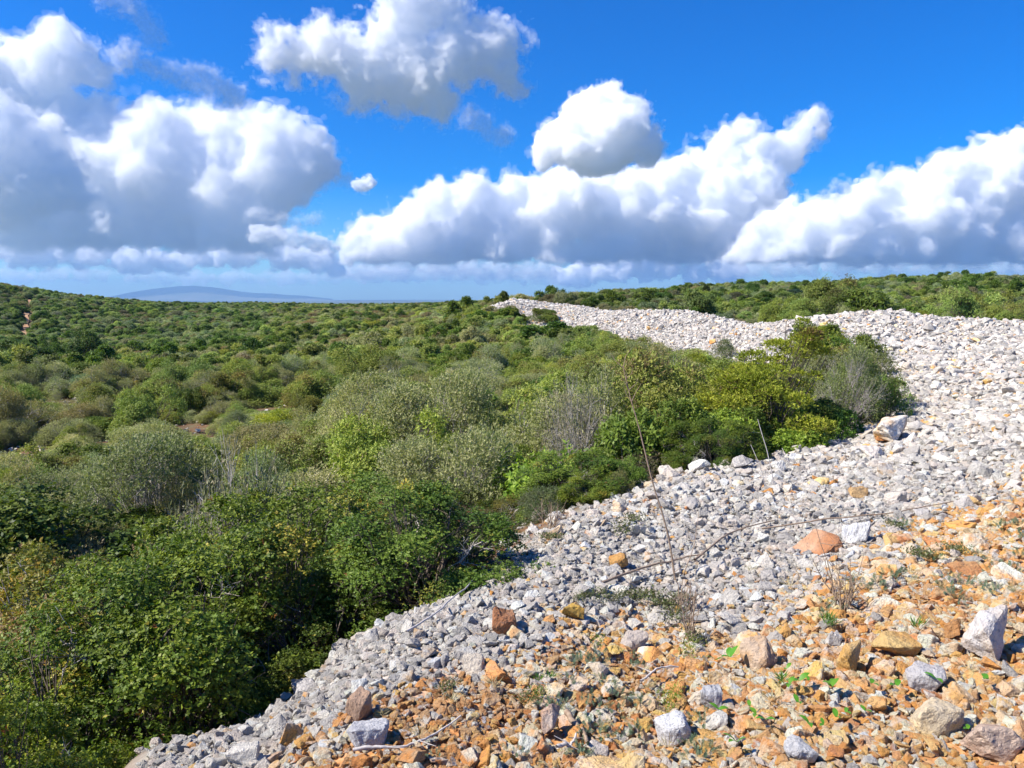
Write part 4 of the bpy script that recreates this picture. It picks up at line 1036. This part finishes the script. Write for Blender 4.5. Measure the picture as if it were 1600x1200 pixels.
def auto_shrubs():
    rng = np.random.default_rng(33)
    lim = R(37)
    rings = [(2.2,6,.55,.42),(6,10,.62,.48),(10,18,.58,.50),(18,30,.62,.57),(30,60,.74,.70),(60,110,.90,.90),(110,200,1.15,1.2),(200,430,1.4,1.65)]
    X = []; Y = []; Sz = []
    for a, b, sz, sp in rings:
        lim = R(52) if b <= 18 else R(41)
        n = int(lim*(b*b-a*a)/sp**2*1.15)
        r = np.sqrt(rng.uniform(a*a, b*b, n)); t = rng.uniform(-lim, lim, n)
        X.append(np.sin(t)*r); Y.append(np.cos(t)*r); Sz.append(sz*np.exp(rng.normal(size=n)*.28))
    x = np.concatenate(X); y = np.concatenate(Y); s = np.concatenate(Sz)
    ok = ~in_poly(x, y); ed = edge_dist(x, y); ok &= ed > .45*s
    for (a, b, r) in BARE: ok &= np.hypot(x-a, (y-b)*.75) > r+.35*s
    for (a, b, r) in HERO_XY: ok &= np.hypot(x-a, y-b) > .5*r + .3*s
    pp = np.array(PATH)
    for a, b in zip(pp[:-1], pp[1:]):
        for k in np.linspace(0, 1, 8): ok &= np.hypot(x-(a+(b-a)*k)[0], (y-(a+(b-a)*k)[1])) > .85+.5*s
    z = H(x, y); u, v, f = project(np.stack([x, y, z], 1))
    ok &= np.abs(x) < .82*y + 2.6
    # nothing stands between the photographer and the near thicket
    ok &= ~((f < 5.2) & (u > 0)) & (f > 3.0)
    x, y, z, s, u, v, f = [q[ok] for q in (x, y, z, s, u, v, f)]
    n = len(x)
    # kinds by patch: a slow noise picks who dominates
    def pat(k, sc):
        a = np.sin(x/sc*1.3+k)+np.sin(y/sc*.9+2*k)+np.sin((x+y)/sc*.7+3*k)*.8+np.sin((x-1.7*y)/sc*1.9+k)*.6
        return a/3
    kinds = ['dense', 'olive', 'grey', 'twiggy', 'leafy', 'juniper', 'heath', 'yellow', 'dense_near', 'mixed_near']
    wt = np.stack([.16+.18*pat(1, 6), .26+.15*pat(2, 9), .30+.2*pat(3, 7), .10+.06*pat(4, 5), .12+.16*pat(5, 4), .05+.05*pat(6, 8), .10+.08*pat(7, 5), np.full(n, .012)], 1)
    left = np.clip((700-u)/700, 0, 1)
    wt[:, 0] += .06*left*(f > 60); wt[:, 6] += .10*(f > 40); wt[:, 2] += .12*(f > 40); wt[:, 4] -= .08*(f > 40); wt[:, 4] += .14*((u > 560) & (f < 70)); wt[:, 2] += .15*((u < 700) & (f > 8) & (f < 40)); wt[:, 1] += .12*((u > 650) & (f < 70))
    wt[f < 8.5] *= np.array([1.3,1,.0,.25,.3,0,.3,.3]); wt = np.clip(wt, 1e-4, None); cs = np.cumsum(wt/wt.sum(1, keepdims=True), 1)
    kd = (rng.random(n)[:, None] > cs).sum(1).clip(0, 7)
    nr_ = f < 9.5; kd[nr_] = np.where(rng.random(nr_.sum()) < .7, 8, 9)
    tall = np.where(kd == 6, .8, np.where(kd >= 8, .72, 1.0)) * np.where(f > 110, .85, .9)
    tv = rng.normal(size=(n, 1))*.19 - .02; th = rng.normal(size=(n, 1))*.07
    tint = np.concatenate([1+tv+th, 1+tv, 1+tv-th*.5], 1)
    s = np.where(kd == 3, s*.7, s); s = np.where(kd >= 8, s*.8, s)
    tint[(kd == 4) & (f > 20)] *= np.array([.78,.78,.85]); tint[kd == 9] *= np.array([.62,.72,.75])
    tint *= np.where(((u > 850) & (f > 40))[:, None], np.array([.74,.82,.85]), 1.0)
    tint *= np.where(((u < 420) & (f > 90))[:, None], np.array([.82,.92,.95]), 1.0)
    rz = rng.uniform(0, 6.28, n)
    scl = s[:, None]*np.where(f > 60, .88, 1)[:, None]*np.stack([rng.uniform(.85, 1.25, n), rng.uniform(.85, 1.25, n), rng.uniform(.65, 1.25, n)*tall], 1)
    lean = rng.normal(size=(n, 2))*.08
    scl[f > 60, 2] = np.minimum(scl[f > 60, 2], 1.12*scl[f > 60, 0]).clip(None, 1.35)
    # the scrub in the bay keeps low in front of the far stones
    vl = np.interp(u, [735,745,800,860,900,930,1000,1060,1130,1260,1270], [-999,503,508,512,506,514,537,550,570,578,-999])
    hm = z - .06 + 0
    for _ in range(3):
        tu, tv_, _q = project(np.stack([x, y, z+scl[:, 2]*1.2], 1))
        over = (f < 56) & (tv_ < vl)
        scl[over, 2] = np.maximum(.22, scl[over, 2]*(v[over]-vl[over]).clip(1, None)/(v[over]-tv_[over]).clip(1, None))
    for (bu, bv, wu, wv) in [(175,690,50,9),(285,668,45,12),(100,628,45,7),(30,706,50,9),(325,680,40,8),(425,640,50,6),(500,648,35,5)]:
        fb = G(bu, bv)[1]; lim_v = bv+wv*np.sqrt(np.clip(1-((u-bu)/wu)**2, 0, 1))
        for _ in range(3):
            _u, tv2, _q = project(np.stack([x, y, z+scl[:, 2]*1.2], 1))
            over = (np.abs(u-bu) < wu) & (f < fb) & (tv2 < lim_v)
            scl[over, 2] = np.maximum(.16, scl[over, 2]*(v[over]-lim_v[over]).clip(1, None)/(v[over]-tv2[over]).clip(1, None))
            tiny = over & (v < lim_v+6); scl[tiny] *= .4
    small_ = (f < 56) & (vl > 0) & (v < vl+4); scl[small_] *= .35
    # which show largest: a crude look along columns of the picture, near to far
    top_u, top_v, _ = project(np.stack([x, y, z+scl[:, 2]*1.05], 1))
    hor = np.full(1800, 3000.0); shown = np.zeros(n)
    for (a, b, r) in HERO_XY: pass
    order = np.argsort(f)
    for i in order:
        w = scl[i, 0]*F/f[i]*.8
        a0, a1 = int(max(-100, u[i]-w))+100, int(min(1699, u[i]+w))+100
        if a1 <= a0+1: continue
        seg = hor[a0:a1]
        shown[i] = np.clip(seg-top_v[i], 0, 2*(v[i]-top_v[i])).sum() if -50 < u[i] < 1650 else 0
        hor[a0:a1] = np.minimum(seg, top_v[i]+.25*(v[i]-top_v[i]))
    pick = np.argsort(-shown)[:225]
    pick = [i for i in pick if shown[i] > 60]
    single = np.zeros(n, bool); single[pick] = True
    items = []
    for i in pick:
        k = kinds[kd[i]]; far = f[i] > 48
        ii = rnd.choice(FAR_KINDS[k]) if far else rnd.randrange(9)
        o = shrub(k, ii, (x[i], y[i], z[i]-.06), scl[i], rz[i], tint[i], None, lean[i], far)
        items.append((o, ('large ' if scl[i, 0] > 1.25 else 'small ' if scl[i, 0] < .6 else '') + WORDS[k][1], where(top_u[i], .5*(top_v[i]+v[i]), SH_MARKS), shown[i]))
    name_all(items)
    # the rest: one mass of scrub
    protos = []; base = {}
    for k in kinds:
        base[k] = (len(protos), len(PS[k])); protos += [join_mesh(*q) for q in PS[k]]
    nf = len(protos); protos += FAR
    idx = np.zeros(n, int)
    for j, k in enumerate(kinds):
        m = kd == j
        idx[m] = np.where(f[m] < 42, base[k][0]+rng.integers(0, base[k][1], m.sum()), nf+np.array(FAR_KINDS[k])[rng.integers(0, len(FAR_KINDS[k]), m.sum())])
    m = ~single
    rot = np.concatenate([lean, rz[:, None]], 1)
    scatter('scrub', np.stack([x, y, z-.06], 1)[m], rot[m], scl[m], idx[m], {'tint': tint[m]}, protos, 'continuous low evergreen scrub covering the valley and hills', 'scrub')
    print('shrubs', n, len(pick))
auto_shrubs()

# ================================================================ footpath on the left hill
def strip(name, pts, w, m, lift=.02):
    pts = np.array(pts); V = []
    d = unit(np.gradient(pts, axis=0)); nrm = np.stack([-d[:, 1], d[:, 0]], 1)
    t = np.linspace(0, 1, 60); k = np.linspace(0, 1, len(pts))
    px = np.interp(t, k, pts[:, 0]); py = np.interp(t, k, pts[:, 1]); nx = np.interp(t, k, nrm[:, 0]); ny = np.interp(t, k, nrm[:, 1])
    for i in range(60):
        ww = w*(.8+.3*math.sin(i*.9))
        for s in (-1, -.33, .33, 1):
            X, Y = px[i]+nx[i]*ww*s, py[i]+ny[i]*ww*s
            V.append((X, Y, float(H(X, Y)[0])+lift+.12))
    Q = [(i*4+j, i*4+j+1, i*4+j+5, i*4+j+4) for i in range(59) for j in range(3)]
    return add(name, mesh_np(name, V, Q, m, True))
tag(strip('footpath', PATH, .42, plain_mat('orange_dirt', (.42,.22,.10), (.50,.30,.16), 1.5)), 'orange dirt footpath climbing the scrub-covered hill', 'path', kind='structure')

# ================================================================ small plants, stalks and sticks on the stones
DRY = plain_mat('dry_stem', (.22,.15,.10), (.34,.25,.17), 60); BLEACH = plain_mat('bleached_wood', (.42,.37,.33), (.56,.51,.46), 40)
HERB = leaf_mat('herb_leaf', .45, .3, .4)
def stem_obj(name, segs, m, label, cat, group=None, loc=(0, 0, 0), sides=6):
    V, Q = tubes(segs, sides)
    o = add(name, mesh_np(name, V-np.array(loc), Q, m, True), loc=loc)
    return tag(o, label, cat, group)

def smooth_path(pts, n, rng, amp=.004):
    pts = np.array(pts, float); k = np.linspace(0, 1, len(pts)); t = np.linspace(0, 1, n)
    q = np.stack([np.interp(t, k, pts[:, a]) for a in range(3)], 1)
    for _ in range(3): q[1:-1] = .25*q[:-2]+.5*q[1:-1]+.25*q[2:]
    return q + np.cumsum(rng.normal(size=q.shape)*amp, 0)*np.sin(np.linspace(0, np.pi, n))[:, None]

def dry_things():
    rng = np.random.default_rng(9)
    # tall leaning stalk
    g = G(1058, 912); y = g[1]
    pts = [g-[0, 0, .05], P(1045, 835, y*1.01), P(1020, 755, y*1.02), P(1000, 670, y*1.03), P(985, 618, y*1.035), P(974, 575, y*1.04)]
    q = smooth_path(pts, 26, rng, .002)
    segs = [(q, np.linspace(.0066, .0026, 26))]
    for k in (19, 21, 23, 25):
        for s in (-1, 1):
            e = q[k] + np.array([s*rng.uniform(.02, .08), rng.uniform(-.05, .05), rng.uniform(.05, .14)]); segs.append((np.stack([q[k], (q[k]+e)/2+rng.normal(size=3)*.008, e]), np.array([.003, .002, .001])))
    stem_obj('dry_stalk', segs, DRY, 'tall thin dry flower stalk leaning across the dark shrubs', 'dry stalk', loc=tuple(g))
    q2 = smooth_path([g+[.02, .05, -.03], P(1085, 860, y*1.05), P(1092, 800, y*1.08)], 10, rng, .002)
    stem_obj('dry_stalk', [(q2, np.linspace(.004, .0015, 10))], DRY, 'short thin dry stem beside the foot of the tall stalk', 'dry stalk')
    for (a, t, w, lab) in [((1212,768),(1184,655),.0055,'upright bare stick in front of the juniper'),((1200,768),(1173,695),.0045,'shorter bare stick left of the upright stick before the juniper'),((1238,735),(1222,700),.005,'tiny bare twig stuck in the rubble by the juniper')]:
        g = G(*a); q = smooth_path([g-[0, 0, .05], P((a[0]+t[0])/2+3, (a[1]+t[1])/2, g[1]), P(*t, g[1]*1.01)], 12, rng, .002)
        stem_obj('bare_stick', [(q, np.linspace(w, w*.5, 12))], BLEACH, lab, 'stick', 'sticks standing in the rubble')
    # bare twig shrubs
    def twigs(u, v, hpx, n, spread, lab, m=DRY, lean=0):
        g = G(u, v); h = hpx/F*g[1]; segs = []
        for i in range(n):
            a = rng.uniform(0, 6.28); s = rng.uniform(.1, 1)*spread*h
            e = g+np.array([math.cos(a)*s+lean*h, math.sin(a)*s, h*rng.uniform(.45, 1)])
            pth = wiggle(g+np.append(rng.normal(size=2)*.02, -.03), e, 6, .05, rng); segs.append((pth, np.linspace(.0042, .0013, 6)))
            for _ in range(3):
                k = rng.integers(2, 5); e2 = pth[k]+unit(rng.normal(size=3)+[0, 0, 1.2])*h*rng.uniform(.12, .3)
                segs.append((np.stack([pth[k], (pth[k]+e2)/2+rng.normal(size=3)*.006, e2]), np.array([.002, .0014, .0008])))
        return stem_obj('twig_shrub', segs, m, lab, 'twig shrub', 'bare twig shrubs on the rubble', loc=tuple(g), sides=4)
    twigs(1318, 958, 95, 22, .45, 'bare brown twig shrub on the rubble below the long rust-red slab')
    o = twigs(1300, 935, 130, 3, .2, 'two thin bent dry stems rising behind the bare twig shrub', lean=-.15)
    twigs(1078, 1010, 110, 10, .28, 'thin dry weed stem tuft left of the leafy seedlings')
    twigs(1070, 960, 70, 12, .5, 'brown dry weed bush under the foot of the tall stalk')
    twigs(1160, 690, 60, 5, .3, 'thin dead twigs at the foot of the juniper')
    twigs(385, 1105, 80, 12, .7, 'bare forked twigs hanging at the edge of the dark thicket', BLEACH, .3)
    twigs(860, 830, 60, 14, .8, 'brown bare brushwood at the tip of the pale rubble')
    twigs(1415, 655, 60, 10, .8, 'grey dead twigs right of the juniper bushes', BLEACH, .3)
    # fallen sticks lying on the stones
    def fallen(pix, w, m, lab, lift=.06):
        pts = [G(a, b)+[0, 0, lift] for a, b in pix]
        q = smooth_path(pts, 24, rng, .003)
        segs = [(q, np.linspace(w, w*.45, 24))]
        for k in (8, 15):
            e = q[k]+unit(unit(q[k+2]-q[k])*1.2+rng.normal(size=3)*[1, 1, .2])*.07; segs.append((np.stack([q[k], e]), np.array([w*.4, w*.15])))
        stem_obj('fallen_stick', segs, m, lab, 'stick', 'fallen sticks on the rubble')
    fallen([(552,1197),(600,1185),(660,1168),(720,1142)], .0065, BLEACH, 'pale bleached stick lying on the rust-coloured bank')
    fallen([(635,1005),(690,975),(740,925),(762,895)], .006, BLEACH, 'thin grey stick along the boundary of thicket and rubble')
    fallen([(940,926),(990,908),(1060,888),(1100,880)], .009, DRY, 'thin dark stick at the foot of the tall stalk')
    fallen([(1085,888),(1120,862),(1160,842),(1210,825)], .009, DRY, 'curved dark stick continuing up the rubble from the tall stalk')
    fallen([(1190,838),(1300,822),(1400,812),(1490,795)], .007, DRY, 'long thin dead stem lying across the pale rubble')
    fallen([(1396,708),(1420,697),(1456,680)], .016, DRY, 'dark straight stick lying below the white boulder')
    fallen([(885,1135),(905,1160),(918,1185)], .013, DRY, 'dark weathered root in the shade of the leaning reddish slab')
    fallen([(870,1192),(885,1180),(900,1170)], .008, BLEACH, 'short grey stick at the bottom of the slope')
    fallen([(1000,1085),(1035,1072),(1060,1062)], .006, BLEACH, 'small pale stick left of the green herb tuft')
dry_things()

def herb_protos():
    out = {}
    def tuft(seed, n, L, W, pal, hgt, up, spread, m=HERB):
        rng = np.random.default_rng(seed)
        st = rng.normal(size=(n, 2))*spread; p = np.concatenate([st, np.zeros((n, 1))], 1)
        d = unit(np.concatenate([rng.normal(size=(n, 2)), np.full((n, 1), up)], 1)); s = unit(np.cross(d, rng.normal(size=(n, 3))))
        p[:, 2] = rng.uniform(0, hgt, n)
        col = np.array(pal)[rng.integers(0, len(pal), n)]*rng.uniform(.75, 1.25, n)[:, None]
        return leaves_mesh('herb', p, d, s, L*rng.uniform(.7, 1.2, n), np.full(n, W), col, m, .06)
    # spurge: short stems, each a bottle-brush of narrow leaves
    def spurge(seed):
        rng = np.random.default_rng(seed); P_ = []; D_ = []; S_ = []
        for _ in range(rng.integers(8, 15)):
            b = np.append(rng.normal(size=2)*.35, 0); t = unit(np.array([b[0]*1.2, b[1]*1.2, .8])+rng.normal(size=3)*.15); ln = rng.uniform(.35, .8)
            for k in range(34):
                h = k/34; a = k*2.4; q = unit(np.cross(t, [math.cos(a), math.sin(a), .2]))
                P_.append(b+t*ln*(.25+.75*h)); D_.append(unit(q*(1.1-h*.5)+t*(.3+h*.5))); S_.append(unit(np.cross(q, t)))
        P_, D_, S_ = map(np.array, (P_, D_, S_)); n = len(P_)
        c = np.array([(.13,.18,.12),(.16,.21,.13),(.10,.15,.10)])[rng.integers(0, 3, n)]*rng.uniform(.8, 1.25, n)[:, None]
        return leaves_mesh('spurge', P_, D_, S_, rng.uniform(.13, .2, n), np.full(n, .045), c, HERB, .05)
    out['spurge'] = [spurge(500+i) for i in range(4)]
    def rosette(seed):
        rng = np.random.default_rng(seed); n = rng.integers(2, 5); V = []; F_ = []; col = []
        for i in range(n):
            a = i*2.4+rng.normal()*.3; L = rng.uniform(.6, 1.0); w = L*.25; tilt = rng.uniform(.6, 1.25)
            d = np.array([math.cos(a), math.sin(a), 0]); s = np.array([-d[1], d[0], 0]); b = len(V)
            for j, t in enumerate(np.linspace(0, 1, 7)):
                ww = w*math.sin(math.pi*min(1, .06+t*.94)**.8); c = d*L*t + np.array([0, 0, L*(tilt*t-.55*t*t)])
                V += [c-s*ww+[0, 0, .10*ww], c, c+s*ww+[0, 0, .10*ww]]
                col += [np.array((.10,.27,.02))*rng.uniform(.9, 1.1)]*3
            for j in range(6):
                for k in range(2): F_.append((b+j*3+k, b+j*3+k+1, b+j*3+k+4, b+j*3+k+3))
        me = mesh_np('seedling', V, F_, HERB, True); at = me.attributes.new('leafcol', 'FLOAT_COLOR', 'POINT'); at.data.foreach_set('color', np.concatenate([np.array(col), np.ones((len(V), 1))], 1).astype(np.float32).ravel())
        return me
    out['rosette'] = [rosette(520+i) for i in range(4)]
    out['grass'] = [tuft(540+i, 26, .8, .06, [(.10,.22,.03),(.14,.25,.05)], .05, 1.6, .12) for i in range(2)]
    out['straw'] = [tuft(570+i, 30, .8, .035, [(.42,.34,.18),(.50,.42,.25)], .05, 1.1, .16) for i in range(2)]
    out['fennel'] = [tuft(550, 120, .22, .05, [(.17,.24,.03),(.20,.26,.03)], .8, .8, .3)]
    out['moss'] = [tuft(560+i, 260, .16, .06, [(.10,.13,.04),(.13,.15,.06),(.16,.14,.08)], .3, .9, .35) for i in range(2)]
    return out
HP = herb_protos()
def herbs():
    rng = np.random.default_rng(12)
    def put(kind, name, cat, u, v, px, tint=(1, 1, 1), sink=.0):
        g = G(u, v); s = px/F*g[1]
        o = add(name, HP[kind][rng.integers(0, len(HP[kind]))], loc=g+[0, 0, .04+sink*s], rot=(rng.normal()*.15, rng.normal()*.15, rng.uniform(0, 6.28)), scl=(s, s, s)); o['tint'] = list(tint); o['category'] = cat
        return o
    items = []
    sp = [(1335,918),(1352,925),(1370,920),(1395,915),(1478,922),(1490,935),(1505,925),(1540,925),(1555,935),(1560,912),(1500,952),(1575,900),(1590,880),(1590,850),(1530,880),(1455,885),(985,1040),(1000,1055),(925,1050),(912,1045),(930,1035),(940,1080),(958,1098),(870,1112),(855,1118),(925,1140),(935,1158),(912,1165),(905,1185),(962,1160),(905,1195),(1000,1150),(1002,1115),(1068,1155),(1080,1180),(1095,1150),(1090,1190),(1110,1180),(1285,958),(1280,975),(1410,830),(1560,830),(1590,830),(680,1195),(815,1190),(940,1120),(925,1110),(890,1080),(960,1120)]
    for u, v in sp: items.append((put('spurge', 'spurge_plant', 'small plant', u+rng.normal()*3, v+rng.normal()*3, rng.uniform(15, 25), (1.15,1.15,1.1)), 'grey-green spurge tuft', where(u, v), rng.random()))
    rs = [(1228,1068),(1232,1095),(1248,1092),(1262,1088),(1296,1092),(1298,1100),(1170,1128),(1262,1160),(1285,1158),(1305,1150),(1360,1095),(1540,1090),(1118,1060),(1140,1052),(1195,1155),(1122,1135),(1150,1190),(1400,1100),(1510,1165),(1350,1135),(1245,1128),(1180,1145),(1320,1140),(1460,1090)]
    for u, v in rs: items.append((put('rosette', 'leafy_seedling', 'seedling', u, v, rng.uniform(16, 28), (rng.uniform(.85, 1.15), 1, 1), .6), 'bright green broad-leaved seedling', where(u, v), rng.random()))
    gr = [(845,1083),(857,1078),(1290,995),(1297,993),(1292,988),(1220,1090),(1432,1000)]
    for u, v in gr: items.append((put('grass', 'grass_tuft', 'grass tuft', u, v, rng.uniform(20, 30), (.8, .9, .8), .3), 'green grass tuft', where(u, v), rng.random()))
    fe = [(1055,1105),(1040,1118),(1045,1128),(1075,1040),(1080,1025),(935,1022),(840,1105)]
    for u, v in fe: items.append((put('fennel', 'feathery_herb', 'herb', u, v, rng.uniform(22, 34)), 'yellow-green feathery herb', where(u, v), rng.random()))
    mo = [(910,945),(940,942),(965,945),(985,940),(1040,955),(1055,975),(1065,945),(1398,832),(1085,1010),(990,820),(975,835),(860,850),(1010,945),(830,1105),(700,1090),(1440,880),(1490,870)]
    for u, v in mo: items.append((put('moss', 'low_herb', 'low herb', u, v, rng.uniform(24, 40), (1, 1, .9)), 'low olive-grey herb cushion', where(u, v), rng.random()))
    st = [(1180,905),(1235,930),(1295,985),(1420,905),(1470,930),(1530,860),(1580,935),(1100,1045),(1150,1015),(1010,1095),(960,1085),(900,1055),(830,1075),(775,1095),(700,1120),(655,1165),(890,1125),(950,1140),(1040,1185),(1200,1110),(1330,1075),(1440,1040),(1510,1060),(1385,1165),(610,1140),(1560,990)]
    for u, v in st: items.append((put('straw', 'dry_grass_tuft', 'grass tuft', u+rng.normal()*5, v+rng.normal()*5, rng.uniform(16, 30), (1, 1, 1), .0), 'straw-coloured dry grass tuft', where(u, v), rng.random()))
    for it in items: it[0]['group'] = 'small plants on the rubble'
    name_all([(o, a, b, o.scale[0]/o.location[1]) for o, a, b, _ in items])
herbs()
